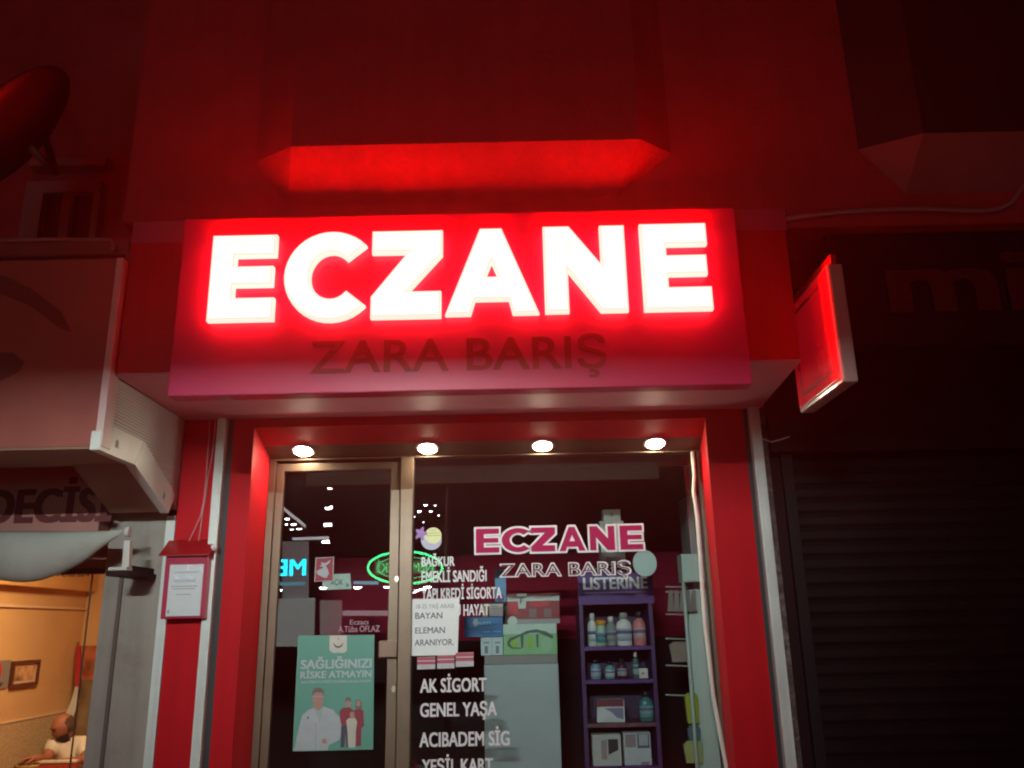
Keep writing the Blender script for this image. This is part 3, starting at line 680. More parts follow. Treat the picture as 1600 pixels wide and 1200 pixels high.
# ------------------------------------------------------------------ things stuck to the glass
BY = GY - .006
def sheet(name, px, m, lab, cat, y=BY, th=.0012):
    t = thing(name, (at(*px[3], y)[0], y, at(*px[3], y)[1]), lab, cat)
    mb = MB(); mb.py([at(*p, y) for p in px], y - th, y); mb.build('sheet', m, t); return t
t = sheet('notice', [(643, 936), (718, 935), (715, 1023), (641, 1025)], paper, 'white paper job notice taped to the glass by the door post', 'notice')
for body, a, bq, yt, yb, m, bo in (('18-25 YAŞ ARASI', 650, 709, 944, 951, ink_soft, .012), ('BAYAN', 649, 691, 957, 967, ink, .012), ('ELEMAN', 649, 695, 980, 990, ink, .012), ('ARANIYOR.', 648, 709, 999, 1009, ink, .012)):
    win_text(body, a, bq, yt, yb, m, bo, y=BY - .0015, parent=t, depth=.0005)
t = sheet('poster', [(466, 993), (585, 992), (583, 1171), (457, 1174)], mat('mint_poster', (.11, .33, .27), .6, .06, 3), 'mint green health poster with a doctor and a family on the door glass', 'poster')
PYY = BY - .0016
def pp(loop, m, lift=.0, name='picture'):
    mb = MB(); mb.py([at(a, c, PYY - lift) for a, c in loop], PYY - lift - .0003, PYY - lift); return mb.build(name, m, t)
def ell(cx, cy, rx, ry, n=16): return [(cx + rx * math.cos(2 * math.pi * k / n), cy + ry * math.sin(2 * math.pi * k / n)) for k in range(n)]
coat_m = P('printed_coat', (.40, .45, .49)); skin_p = P('printed_skin', (.42, .22, .18)); hair_p = P('printed_hair', (.16, .13, .12)); red_p = P('printed_red', (.26, .02, .04)); cream_p = P('printed_cream', (.52, .50, .44)); navy_p = P('printed_navy', (.05, .06, .10)); scrub_p = P('printed_scrub', (.30, .42, .42))
pp([(515, 993), (542, 993), (542, 1016), (538, 1020), (520, 1020), (515, 1016)], cream_p)
cr = [(528.5 + 7.5 * math.cos(R(a)), 1005 + 7.5 * math.sin(R(a))) for a in range(10, 171, 16)] + [(528.5 + 7 * math.cos(R(a)), 1002.5 + 7 * math.sin(R(a))) for a in range(170, 9, -16)]
pp(cr, ink, .0006); pp(ell(528.5, 998, .9, 1.2, 8), ink, .0006)
win_text('SAĞLIĞINIZI', 471, 580, 1031, 1045, coat_m, .035, y=PYY - .0003, parent=t, depth=.0004)
win_text('RİSKE ATMAYIN', 470, 580, 1049, 1060, coat_m, .03, y=PYY - .0003, parent=t, depth=.0004)
win_text('ANTİBİYOTİĞİ DOĞRU KULLANIN', 470, 579, 1064, 1068, coat_m, .01, y=PYY - .0003, parent=t, depth=.0004)
pp([(459, 1173), (465, 1145), (472, 1118), (482, 1109), (494, 1105), (506, 1104), (520, 1109), (530, 1120), (536, 1142), (530, 1156), (514, 1164), (512, 1172)], coat_m)
pp([(490, 1105), (500, 1112), (505, 1104), (500, 1130)], scrub_p, .0006)
pp([(491, 1098), (502, 1098), (504, 1106), (497, 1112), (489, 1107)], skin_p, .0004)
pp(ell(497, 1090, 8.5, 13), skin_p, .0008); pp([(488, 1088), (488, 1080), (492, 1075), (500, 1074), (506, 1079), (506, 1088), (503, 1082), (492, 1082)], hair_p, .0012); pp([(489, 1087.5), (505, 1087.5), (505, 1088.6), (489, 1088.6)], ink_soft, .0014)
pp([(480, 1120), (483, 1120), (483, 1123), (480, 1123)], ink, .0006); pp([(493, 1130), (494.5, 1130), (494, 1172), (492, 1172)], ink_soft, .0006)
pp([(502, 1156), (509, 1153), (511, 1161), (504, 1162)], skin_p, .0006)
pp([(530, 1112), (535, 1106), (547, 1105), (553, 1111), (553, 1134), (548, 1168), (542, 1168), (541, 1140), (538, 1168), (532, 1168), (534, 1138)], red_p)
pp([(533, 1134), (546, 1134), (546, 1168), (541, 1168), (540, 1142), (537, 1168), (532, 1168)], navy_p, .0006)
pp(ell(544, 1098, 4.2, 6.5), skin_p, .0008); pp([(539.5, 1097), (540, 1091), (545, 1089), (549, 1093), (548, 1097), (544, 1094)], hair_p, .0012)
pp([(553, 1110), (561, 1105), (568, 1111), (569, 1134), (565, 1138), (564, 1166), (556, 1166), (556, 1136)], red_p, .0004)
pp([(555, 1106), (556, 1095), (560, 1092), (565, 1096), (566, 1108), (563, 1108), (558, 1108)], hair_p, .0008); pp(ell(560, 1099, 3.3, 5), skin_p, .0012)
pp([(541, 1126), (545, 1122), (555, 1122), (558, 1128), (556, 1142), (555, 1168), (544, 1168), (543, 1142)], cream_p, .0008); pp(ell(550, 1117, 3.6, 5), skin_p, .0014)
win_text('Eczacı', 547, 575, 968, 976, mat('rose_vinyl', (.46, .26, .34), .6), .012, parent=door)
win_text('A.Tüba OFLAZ', 529, 593, 978, 988, MATS['rose_vinyl'], .008, parent=door)
t = sheet('open_sign', [(505, 898), (547, 896), (549, 920), (503, 922)], mat('mint_white_card', (.52, .62, .58), .6, .03), 'small pale AÇIK card hanging inside the door', 'sign', y=GY + .02)
win_text('AÇIK', 517, 536, 905, 914, ink, .008, y=GY + .018, parent=t, depth=.0006)
mb = MB()
for a, c in ((509, 903), (528, 900), (543, 901), (512, 917), (531, 918)): mb.disc(at(a, c, GY + .0175), .0035, .0035, GY + .0165, GY + .018, 8)
mb.py([at(541, 910, GY + .017), at(546, 914, GY + .017), at(541, 918, GY + .017)], GY + .0165, GY + .018)
mb.build('motif', P('teal_print', (.12, .30, .28)), t)
t = sheet('emblem_sticker', [(493, 871), (522, 870), (521, 908), (491, 909)], P('sticker_white_edge', (.60, .50, .54)), 'red square sticker with a white serpent and cup emblem on the door', 'sticker', y=GY + .010)
EY = GY + .0085
mb = MB(); mb.py([at(494.3, 872.2, EY), at(520.8, 871.3, EY), at(519.7, 907, EY), at(492.6, 907.8, EY)], EY - .0004, EY); mb.build('red_field', P('sticker_red', (.46, .01, .05)), t)
mb = MB(); E2 = EY - .0006
mb.py([at(a, c, E2) for a, c in [(501, 879), (508, 880), (517, 875), (513, 881), (509, 884), (512, 889), (514, 896), (510, 903), (505, 902), (497, 898), (494, 893), (500, 889), (505, 888), (503, 885), (499, 885), (503, 882)]], E2 - .0004, E2)
mb.build('emblem', P('sticker_emblem', (.58, .52, .58)), t)
# round sticker
t = thing('round_sticker', (at(671, 842, BY)[0], BY, at(671, 842, BY)[1]), 'lilac and pale yellow round sticker with a flower on the window', 'sticker')
lil = P('lilac_film', (.26, .18, .40)); 
mb = MB(); c = at(674, 844, BY); mb.disc(c, .062, .058, BY - .0008, BY); mb.build('disc', P('lavender_film', (.34, .32, .50)), t)
mb = MB(); c = at(677, 837, BY); mb.disc(c, .050, .048, BY - .0016, BY - .0009); mb.build('centre', P('pale_yellow_film', (.56, .58, .26)), t)
mb = MB()
c = at(658, 835, BY)
loop = [(c[0] + (.030 + .010 * math.cos(5 * k * 2 * math.pi / 30)) * math.cos(k * 2 * math.pi / 30), c[1] + .004 + (.034 + .012 * math.cos(5 * k * 2 * math.pi / 30)) * math.sin(k * 2 * math.pi / 30)) for k in range(30)]
mb.py(loop, BY - .0024, BY - .0017); mb.build('flower', P('violet_film', (.22, .07, .34)), t)
mb = MB()
for py_, a, bq in ((829, 670, 682), (833, 667, 686), (837, 666, 688)):
    x0, z = at(a, py_, BY - .0018); x1, _ = at(bq, py_, BY - .0018); mb.box(x0, x1, BY - .0022, BY - .0017, z - .0022, z + .0022)
mb.build('small_print', P('olive_print', (.30, .30, .10)), t)
# white disc
t = MB(); c = at(1007.5, 880, GY + .009); t.disc(c, .071, .078, GY + .0075, GY + .009, 36)
tag(t.build('round_plaque', mat('pale_disc', (.50, .60, .60), .6, .03)), 'blank pale round disc on the window right of the lettering', 'disc')
# three small labels
for i, (a, bq, yt, yb, lab) in enumerate(((652, 680, 1027, 1046, 'leftmost'), (683, 710, 1024, 1045, 'middle'), (712, 740, 1020, 1042, 'rightmost'))):
    t = sheet('card_label', [(a, yt), (bq, yt - 1), (bq, yb - 1), (a, yb)], P('label_white', (.46, .44, .48)), lab + ' of the three small red and white labels under the job notice', 'label')
    xa, za = at(a, yt, BY - .0013); xb, zb_ = at(bq, yt + (yb - yt) * .58, BY - .0013)
    mb = MB(); mb.box(xa, xb, BY - .0018, BY - .0013, zb_ + (za - zb_) * .55, za - .001); mb.box(xa, xb, BY - .0018, BY - .0013, zb_, zb_ + (za - zb_) * .42); mb.build('red_bar', P('label_red', (.40, .05, .09)), t)
    mb = MB(); xm, zm = at(a + 8, yb - 4, BY); mb.disc((xm, zm), .006, .006, BY - .0018, BY - .0013, 10); mb.box(xm + .015, xm + .05, BY - .0018, BY - .0013, zm - .002, zm + .002); mb.build('mark', ink_soft, t)
# glossy jar with red ring handle at the bottom
jx, jz = at(656, 1205, .55)
t = thing('jug', (jx, .55, jz - .25), 'glossy dark jug with a red ring handle at the foot of the window', 'jug')
mb = MB(); mb.lathe((jx, .55, jz - .25), [(.06, 0), (.085, .08), (.085, .2), (.07, .255), (.045, .275), (.001, .285)], 24); mb.build('flask', mat('glossy_grey', (.12, .13, .15), .12, coat=.5), t)
mb = MB(); mb.tube([(jx - .065 + .036 * math.cos(a) , .53, jz + .045 + .026 * math.sin(a) - .01 * math.cos(a)) for a in [k * 2 * math.pi / 16 for k in range(17)]], .010, 8); mb.tube([(jx - .04, .535, jz + .03), (jx + .01, .55, jz + .02), (jx + .015, .55, jz + .03)], .013, 8); mb.build('handle', P('red_plastic', (.42, .02, .03), .3), t)

# ------------------------------------------------------------------ restaurant on the left: front
rf = thing('restaurant_shopfront', (-2.6, -.3, -.3), 'pale pillared restaurant front with ribbed side cladding left of the pharmacy', 'shopfront')
cream_wall = mat('cream_wall_paint', (.62, .39, .19), .8, .05, 3, .1, 40)
pil = mat('pillar_paint', (.34, .305, .27), .6, .06, 3, .08, 40, streak=.2, grime=(.22, .18, .15), gscale=5)
mb = MB(); mb.box(-2.275, -1.962, .0, .35, -.3, 3.0, .004)
mb.build('pillar', pil, rf)
mb = MB(); mb.box(-1.960, -1.908, -.006, .3, -.3, 2.235, .003); mb.build('side_flange', white_trim, rf)
mb = MB(); mb.box(-2.185, -2.165, -.012, -.001, -.3, 1.93); mb.build('groove_strip', mat('brown_strip', (.12, .08, .07), .6), rf)
# ribbed cladding, facing the pharmacy side
def ribs(m, z0, y0, y1):
    ring = []; z = z0
    while z < 2.784: ring += [(-1.912, z), (-1.9045, z + .004), (-1.9045, z + .011), (-1.912, z + .014)]; z += .016
    m.py([(x, min(zz, 2.784)) for x, zz in ring] + [(-1.94, 2.784), (-1.94, z0)], y0, y1)
mb = MB(); ribs(mb, 2.20, -.53, -.01)
bmesh.ops.bisect_plane(mb.bm, geom=list(mb.bm.verts) + list(mb.bm.edges) + list(mb.bm.faces), plane_co=(0, -.52, 2.50), plane_no=Vector((0, -.21, -.46)).normalized(), clear_outer=True)
ribs(mb, 2.488, -.86, -.5305)
mb.build('ribbed_cladding', mat('ribbed_white', (.62, .62, .62), .5, .05), rf)
mb = MB(); mb.box(-1.94, -1.906, -.86, -.01, 2.786, 3.45); mb.build('side_wall', plaster_grey, rf)
tan_p = mat('tan_soffit_paint', (.24, .13, .08), .6, .06, 3)
# flat soffit behind the sign and the sloping corner panel
mb = MB(); mb.box(-5.2, -1.945, -.955, -.55, 2.420, 2.432); mb.build('soffit', tan_p, rf)
mb = MB(); mb.px([(-.596, 2.4195), (-.140, 2.236), (-.128, 2.262), (-.59, 2.446)], -2.215, -1.9465); mb.build('sloping_panel', tan_p, rf)
edge_p = mat('white_plate', (.70, .76, .72), .4, .04, grime=(.56, .60, .56), gscale=4)
mb = MB(); mb.px([(-.963, 2.414), (-.598, 2.414), (-.516, 2.55), (-.868, 2.55), (-.963, 2.50)], -1.944, -1.900)
for yy, zz in ((-.80, 2.475),): mb.px([(yy - .014, zz - .018), (yy + .014, zz - .018), (yy + .014, zz + .012), (yy, zz + .022), (yy - .014, zz + .012)], -1.8995, -1.898, 1)
mb.build('edge_plate', [edge_p, mat('plate_slot', (.30, .33, .31), .6)], rf)
mb = MB(); mb.px([(-.592, 2.413), (-.132, 2.232), (-.062, 2.345), (-.512, 2.548)], -1.944, -1.898)
mb.px([(-.235, 2.30), (-.215, 2.29), (-.200, 2.315), (-.215, 2.335), (-.232, 2.33)], -1.8975, -1.896, 1)
mb.build('edge_plate', [edge_p, MATS['plate_slot']], rf)
mb = MB(); mb.box(-5.2, -2.28, -.12, .2, 2.10, 2.60); mb.build('name_board', mat('name_board_paint', (.42, .18, .15), .6, .06), rf)
x0, z1 = at(-14, 764, -.122); x1, z0 = at(171, 813, -.122)
text('lettering', 'DECİSİ', x0, x1, z0, z1, -.1205, mat('name_board_letters', (.12, .012, .015), .5), rf, bold=.045, depth=.003)
mb = MB(); mb.box(-5.2, -2.28, .2, .4, 1.96, 3.3); mb.build('upper_wall', plaster_grey, rf)
mb = MB(); mb.box(-5.2, -1.92, -.86, .15, 3.44, 3.52, .01); mb.build('ledge', plaster_grey, rf)
mb = MB(); mb.tube([(-1.99, -.88, 3.455), (-2.0, -.86, 3.50), (-2.03, -.84, 3.53), (-2.3, -.84, 3.54), (-5.2, -.84, 3.54)], .012, 8); mb.build('pipe', mat('ledge_pipe', (.36, .18, .17), .5), rf)

# sign box of the restaurant
sb = thing('restaurant_sign', (-3.0, -.95, 2.43), 'brown faced sign box with a pale edge at the far left', 'sign')
mb = MB(); mb.box(-5.2, -1.932, -.95, -.862, 2.435, 3.375); mb.build('face_panel', mat('brown_sign_face', (.32, .085, .065), .6, .10, 2.5, grime=(.22, .05, .04), gscale=1.6), sb)
mb = MB(); mb.box(-1.931, -1.897, -.953, -.861, 2.433, 3.378, .003); mb.build('end_strip', mat('sign_end_strip', (.66, .50, .50), .4), sb)
mb = MB()
mb.py([at(a, c, -.951) for a, c in [(-20, 425), (10, 432), (50, 452), (95, 486), (112, 520), (92, 512), (50, 480), (8, 462), (-20, 458)]], -.9545, -.951)
mb.py([at(a, c, -.951) for a, c in [(-20, 548), (22, 552), (38, 566), (30, 580), (0, 596), (-20, 600)]], -.9545, -.951)
mb.build('lettering', mat('sign_dark_shape', (.15, .035, .028), .6), sb)  # two darker curved shapes on the sign face

# rolled awning and its bracket
aw = thing('rolled_awning', (-2.4, -.3, 2.0), 'rolled grey awning sagging under the restaurant name board', 'awning')
AY = -.30
top = [at(a, 829 + (190 - a) * .001, AY) for a in range(-120, 196, 15)]
botp = [(-120, 884), (-60, 896), (0, 905), (20, 908), (40, 909), (60, 907), (80, 901), (100, 893), (120, 883), (135, 874), (150, 862), (165, 851), (180, 840), (192, 833)]
def lerp(px):
    for (a, b), (c, d) in zip(botp, botp[1:]):
        if a <= px <= c: return b + (d - b) * (px - a) / (c - a)
    return botp[-1][1]
mb = MB(); rows = []
for i, a in enumerate(range(-120, 193, 13)):
    x, zt = at(a, 829, AY); _, zb = at(a, lerp(a), AY); rr = max(.012, (zt - zb) / 2); zc = (zt + zb) / 2
    rows.append([mb.bm.verts.new((x, AY + rr * .3 - rr * .5 * math.sin(math.pi * k / 9 * 1.15 - .1) + .0, zc + rr * math.cos(math.pi * k / 9))) for k in range(10)] +
                [mb.bm.verts.new((x, AY + rr * .3 + rr * .3 * math.sin(math.pi * k / 9), zc - rr * math.cos(math.pi * k / 9))) for k in range(1, 9)])
for A, B in zip(rows, rows[1:]):
    for k in range(len(A)):
        f = mb.bm.faces.new((A[k], B[k], B[(k + 1) % len(A)], A[(k + 1) % len(A)])); f.smooth = True
mb.bm.faces.new(rows[-1]); mb.bm.faces.new(rows[0])
mb.build('fabric', mat('awning_fabric', (.42, .44, .40), .8, .10, 5, .25, 12, grime=(.30, .27, .22), gscale=3), aw)
mb = MB(); mb.tube([(-2.035, AY - .02, 2.112), (-2.012, AY - .02, 2.112)], .026, 18); ax, az = at(199, 838, AY - .05)
mb.lathe((0, 0, 0), [(.022, 0), (.001, .001)], 12) if False else None
bx0, bz0 = at(196, 886, AY - .02); bx1, bz1 = at(202, 845, AY - .02)
mb.prism([(bx0 - .012, AY - .035, bz0), (bx0 + .024, AY - .035, bz0), (bx1 + .01, AY - .035, bz1), (bx1 - .02, AY - .035, bz1)], [(bx0 - .012, AY, bz0), (bx0 + .024, AY, bz0), (bx1 + .01, AY, bz1), (bx1 - .02, AY, bz1)])
mb.box(bx0 - .075, bx0 + .02, AY - .05, AY + .02, bz0 - .018, bz0 - .0005, .004)
mb.build('end_arm', mat('white_cast_arm', (.60, .60, .57), .4), aw)
mb = MB(); mb.box(bx0 - .09, bx0 + .03, AY - .04, -.002, bz0 - .045, bz0 - .0185, .004); mb.box(bx0 - .02, bx0 + .015, AY + .021, -.003, bz0 - .017, bz0 + .01); mb.build('wall_bracket', mat('rusty_bracket', (.025, .014, .012), .8, spec=.2), aw)

# restaurant room
rr = thing('restaurant_room', (-3.2, 2.0, -.3), 'warm lit restaurant interior with cream walls and speckled wainscot', 'restaurant')
WX, WY = -4.2, 3.66
mb = MB(); mb.box(WX - .1, WX, .42, WY, -.3, 2.75); mb.box(WX - .1, -1.6, WY + .001, WY + .1, -.3, 2.75); mb.box(-1.98, -1.92, .42, WY, -.3, 2.75); mb.build('wall', cream_wall, rr)
mb = MB(); mb.box(WX, -1.99, .41, WY, 2.65, 2.75); mb.build('ceiling', mat('room_ceiling_cream', (.66, .48, .28), .8), rr)
mb = MB(); mb.box(WX, -1.99, .40, WY, -.305, -.295); mb.build('floor', mat('tile_floor', (.30, .24, .18), .4, .1, 3), rr)
mb = MB(); mb.box(WX + .001, WX + .10, .42, WY - .001, 2.0, 2.3, .006); mb.build('beam', mat('orange_beam_paint', (.60, .34, .12), .7), rr)
mb = MB(); mb.box(WX + .001, WX + .022, .42, WY - .002, 1.83, 1.85, .004); mb.build('picture_rail', mat('rail_paint', (.66, .50, .34), .6), rr)
terr = mat('terrazzo', (.50, .38, .24), .5, .45, 70, grime=(.24, .15, .08), gscale=45)
mb = MB(); mb.box(WX + .001, WX + .014, .42, WY - .002, -.29, .917); mb.box(WX + .015, -1.99, WY - .012, WY - .001, -.29, .90); mb.build('wainscot', terr, rr)
mb = MB(); mb.box(WX + .001, WX + .02, .42, WY - .013, .918, .930); mb.build('wainscot_cap', MATS['rail_paint'], rr)
# window frame of the restaurant
mb = MB()
x0, z0 = at(147, 884, .06); mb.box(x0 - .003, x0 + .003, .05, .059, -.3, 1.924); mb.box(-5.2, -2.276, .045, .08, 1.925, 1.955)
mb.build('window_frame', mat('thin_dark_frame', (.10, .06, .04), .5, metal=.3), rf)
mb = MB(); mb.box(-5.2, -2.277, .060, .064, -.3, 1.924); mb.build('window_pane', clear, rf)
# string of tinsel at the window head
mb = MB()
for i in range(46):
    x, z = at(88 + i * 1.1, 900.5 + random.uniform(-2.2, 2.2), .03); s_ = random.uniform(.003, .007)
    mb.prism([(x, .03, z), (x + s_, .03, z + s_), (x, .03, z + 2 * s_)], [(x, .034, z), (x + s_, .036, z + s_), (x, .034, z + 2 * s_)])
tag(mb.build('tinsel_string', mat('tinsel', (.8, .6, .3), .15, metal=.9)), 'glittering tinsel string along the restaurant window head', 'tinsel', kind='stuff')
# pictures on the left wall
def wallpic(pts, lab, frame):
    q = [atx(a, b, WX + .02) for a, b in pts]
    y0 = min(p[0] for p in q); y1 = max(p[0] for p in q); z0 = sum(sorted(p[1] for p in q)[:2]) / 2; z1 = sum(sorted(p[1] for p in q)[2:]) / 2
    t = thing('picture', (WX, (y0 + y1) / 2, z0), lab, 'picture', 'pictures on the restaurant side wall')
    fm = mat('dark_wood_frame', (.10, .03, .02), .4)
    if frame:
        mb = MB(); f = .026
        mb.box(WX + .001, WX + .03, y0, y1, z0, z0 + f); mb.box(WX + .001, WX + .03, y0, y1, z1 - f, z1); mb.box(WX + .001, WX + .03, y0, y0 + f, z0 + f, z1 - f); mb.box(WX + .001, WX + .03, y1 - f, y1, z0 + f, z1 - f); mb.build('frame', fm, t)
        mb = MB(); mb.box(WX + .001, WX + .012, y0 + f, y1 - f, z0 + f, z1 - f); mb.build('mount', P('picture_mount', (.66, .48, .36)), t)
        mb = MB(); g = f + .02; mb.box(WX + .0125, WX + .014, y0 + g, y1 - g, z0 + g, z1 - g); mb.build('print', mat('sepia_print', (.44, .26, .14), .6, .7, 9), t)
    else:
        mb = MB(); mb.box(WX + .001, WX + .014, y0, y1, z0, z1); mb.build('canvas', P('grey_canvas', (.22, .20, .20)), t)
        mb = MB(); ym, zm = (y0 + y1) / 2, (z0 + z1) / 2
        mb.px([(ym + .10 * math.cos(k * math.pi / 10), zm + .02 + .10 * math.sin(k * math.pi / 10)) for k in range(20)], WX + .0145, WX + .016); mb.build('red_shape', P('picture_red', (.50, .02, .02)), t)
        mb = MB(); mb.px([(ym - .12, zm - .10), (ym + .12, zm - .09), (ym + .14, zm - .06), (ym - .12, zm - .075)], WX + .0165, WX + .018); mb.build('dark_shape', P('picture_dark', (.05, .04, .05)), t)
wallpic([(21, 1034), (60, 1030), (58, 1068), (20, 1076)], 'small dark framed sepia picture on the cream side wall', True)
wallpic([(-32, 1035), (17, 1030), (13, 1073), (-34, 1082)], 'unframed grey picture with a red shape left of the framed one', False)
# painting and flag in the corner
xa, za = at(128, 1009, WY - .02); xb, zb = at(175, 1150, WY - .02)
t = thing('wall_hanging', ((xa + xb) / 2, WY - .02, zb), 'rust and grey painted hanging on the restaurant back wall', 'wall hanging')
mb = MB(); zm = za + (zb - za) * .38; mb.box(xa, xb, WY - .03, WY - .014, zm, za); mb.build('upper_field', mat('rust_paint', (.40, .10, .04), .6, .6, 7, grime=(.5, .28, .14), gscale=5), t)
mb = MB(); mb.box(xa, xb, WY - .03, WY - .014, zb, zm - .001); mb.build('lower_field', mat('umber_paint', (.20, .13, .07), .6, .5, 5), t)
t = thing('flag', (*at(118, 1118, 3.45), 0)[:1] + (3.45, at(118, 1118, 3.45)[1]), 'folded red and white flag leaning in the restaurant corner', 'flag')
def cloth(pts, m, name, y=3.45):
    mb = MB(); n_ = len(pts) // 2
    L_, Rr = pts[:n_], pts[n_:][::-1]; grid = []
    for (a, b), (c, d) in zip(L_, Rr):
        row = []
        for k in range(7):
            s_ = k / 6; x, z = at(a + (c - a) * s_, b + (d - b) * s_, y); row.append((x, y + .018 * math.sin(k * 2.1 + a * .3), z))
        grid.append(row)
    f_ = [[mb.bm.verts.new(p) for p in row] for row in grid]; b_ = [[mb.bm.verts.new((p[0], p[1] + .006, p[2])) for p in row] for row in grid]
    for G in (f_, b_):
        for r0, r1 in zip(G, G[1:]):
            for k in range(6): mb.bm.faces.new((r0[k], r0[k + 1], r1[k + 1], r1[k])).smooth = True
    for r0, r1, q0, q1 in zip(f_, f_[1:], b_, b_[1:]):
        for k in (0, 6): mb.bm.faces.new((r0[k], r1[k], q1[k], q0[k]))
    mb.build(name, m, t)
cloth([(121, 1008), (119, 1040), (118, 1072), (127, 1074), (127, 1040), (127, 1008)], P('flag_red', (.42, .015, .02), .7), 'red_field')
cloth([(118, 1072), (110, 1095), (100, 1122), (114, 1124), (121, 1098), (125, 1073)], P('flag_white', (.62, .56, .50), .7), 'white_field', 3.46)
mb = MB(); mb.tube([(*at(122, 1003, 3.5), 0)[:1] + (3.5, at(122, 1003, 3.5)[1]), (at(119, 1200, 3.5)[0], 3.5, -.29)], .012, 8); mb.build('pole', P('flag_pole', (.20, .10, .05)), t)

# ceiling lamp of the restaurant
lt = thing('ceiling_lamp', (-3.0, 1.6, 2.58), 'flat warm ceiling lamp inside the restaurant', 'lamp')
mb = MB(); mb.box(-3.3, -2.7, 1.4, 1.8, 2.61, 2.648, .005); mb.build('housing', P('lamp_housing', (.6, .55, .5)), lt)
mb = MB(); mb.box(-3.27, -2.73, 1.43, 1.77, 2.602, 2.609); mb.build('diffuser', emit('warm_diffuser', (1, .62, .26), 6.0), lt)
ld = bpy.data.lights.new('room_light', 'AREA'); ld.shape = 'RECTANGLE'; ld.size = .54; ld.size_y = .34; ld.energy = ROOM_W; ld.color = (1, .64, .31)
lo = bpy.data.objects.new('room_light', ld); COL.objects.link(lo); lo.location = (-3.0, 1.6, 2.595); lo.parent = lt; lo.matrix_parent_inverse = Matrix.Translation(-lt.location)

# table, chair, bread
tb = thing('restaurant_table', (-4.0, 2.75, -.3), 'restaurant table laid in front of the seated man', 'table')
tz = .50
mb = MB(); mb.box(-4.17, -3.45, 2.62, 3.0, tz - .035, tz, .006); mb.build('tabletop', P('table_wood', (.40, .18, .08), .4), tb)
for x in (-4.12, -3.5):
    for y in (2.66, 2.96):
        mb = MB(); mb.box(x - .02, x + .02, y - .02, y + .02, -.294, tz - .0355); mb.build('leg', P('table_leg', (.12, .07, .05)), tb)
ch = thing('restaurant_chair', (-3.7, 2.35, -.3), 'red backed chair pushed to the table in front of the man', 'chair')
x0, z1 = at(64, 1189, 2.42); x1, _ = at(122, 1189, 2.42)
mb = MB(); mb.box(x0, x1, 2.40, 2.44, z1 - .38, z1 - .016, .008); mb.build('backrest', P('chair_red', (.36, .04, .02), .35), ch)
mb = MB(); mb.box(x0, x1, 2.395, 2.445, z1 - .0155, z1 + .004, .004); mb.build('top_rail', P('chair_rail', (.62, .50, .42), .3), ch)
mb = MB(); mb.box(x0, x1, 2.45, 2.58, .12, .16, .008); mb.build('seat', MATS['chair_red'], ch)
for x in (x0 + .02, x1 - .02):
    for y in (2.42, 2.56):
        mb = MB(); mb.tube([(x, y, -.294), (x, y, .119)], .014, 8); mb.build('leg', MATS['table_leg'], ch)
bk = thing('bread_basket', (*at(14, 1192, 2.8), 0)[:1] + (2.8, tz), 'basket of bread covered by a pale cloth at the far left of the table', 'basket')
bx0, _ = at(14, 1190, 2.8); bx0 = max(bx0, -4.08)
mb = MB(); mb.lathe((bx0, 2.8, tz + .001), [(.07, 0), (.10, .05), (.11, .075), (.10, .076)], 20, sy=.8); mb.build('basket_body', P('wicker', (.36, .20, .08)), bk)
for i in range(5):
    mb = MB(); a = i * 1.25; c = Vector((bx0 + .05 * math.cos(a), 2.8 + .04 * math.sin(a), tz + .085))
    mb.tube([c - Vector((.04, .0, .0)), c - Vector((.02, 0, -.012)), c + Vector((.02, 0, .014)), c + Vector((.04, 0, .002))], [.008, .024, .024, .008], 10); mb.build('bread_slice', P('bread', (.52, .30, .12)), bk)

# the seated man
def skin_mesh(name, joints, edges, material, parent, sub=2, root=0):
    me = bpy.data.meshes.new(name); me.from_pydata([j[0] for j in joints], edges, []); me.update()
    o = bpy.data.objects.new(name, me); COL.objects.link(o)
    md = o.modifiers.new('skin', 'SKIN'); md.use_smooth_shade = True
    for i, j in enumerate(joints):
        r_ = j[1]; me.skin_vertices[0].data[i].radius = (r_, r_) if not isinstance(r_, tuple) else r_
    me.skin_vertices[0].data[root].use_root = True
    s_ = o.modifiers.new('sub', 'SUBSURF'); s_.levels = sub; s_.render_levels = sub
    dg = bpy.context.evaluated_depsgraph_get(); dg.update()
    m2 = bpy.data.meshes.new_from_object(o.evaluated_get(dg)); bpy.data.objects.remove(o)
    m2.materials.clear(); m2.materials.append(material)
    o = bpy.data.objects.new(name, m2); COL.objects.link(o)
    for p in m2.polygons: p.use_smooth = True
    if parent: link_part(o, parent)
    return o
MY = 3.1
def J(px, py, y): x, z = at(px, py, y); return Vector((x, y, z))
hd = J(100, 1136, 3.02)
mn = thing('person', (hd.x + .05, 3.2, -.3), 'bald bearded person in a white t-shirt eating at the restaurant table', 'person')
skin = mat('skin', (.33, .12, .07), .55, .06, 12); shirt = mat('white_cotton', (.66, .60, .52), .8, .05, 10, .15, 30)
pel = Vector((hd.x + .06, 3.28, .16)); ch_ = J(107, 1172, 3.14); nk = J(105, 1155, 3.09)
sl = J(83, 1165, 3.02); el = J(73, 1186, 2.92); wl = J(61, 1184, 2.80)
sr = J(131, 1163, 3.16); er = J(136, 1188, 3.0); wr = J(112, 1188, 2.84)
kl = pel + Vector((-.16, -.42, .02)); kr = pel + Vector((.14, -.43, .02)); fl = Vector((kl.x, kl.y + .02, -.22)); fr = Vector((kr.x, kr.y + .02, -.22))
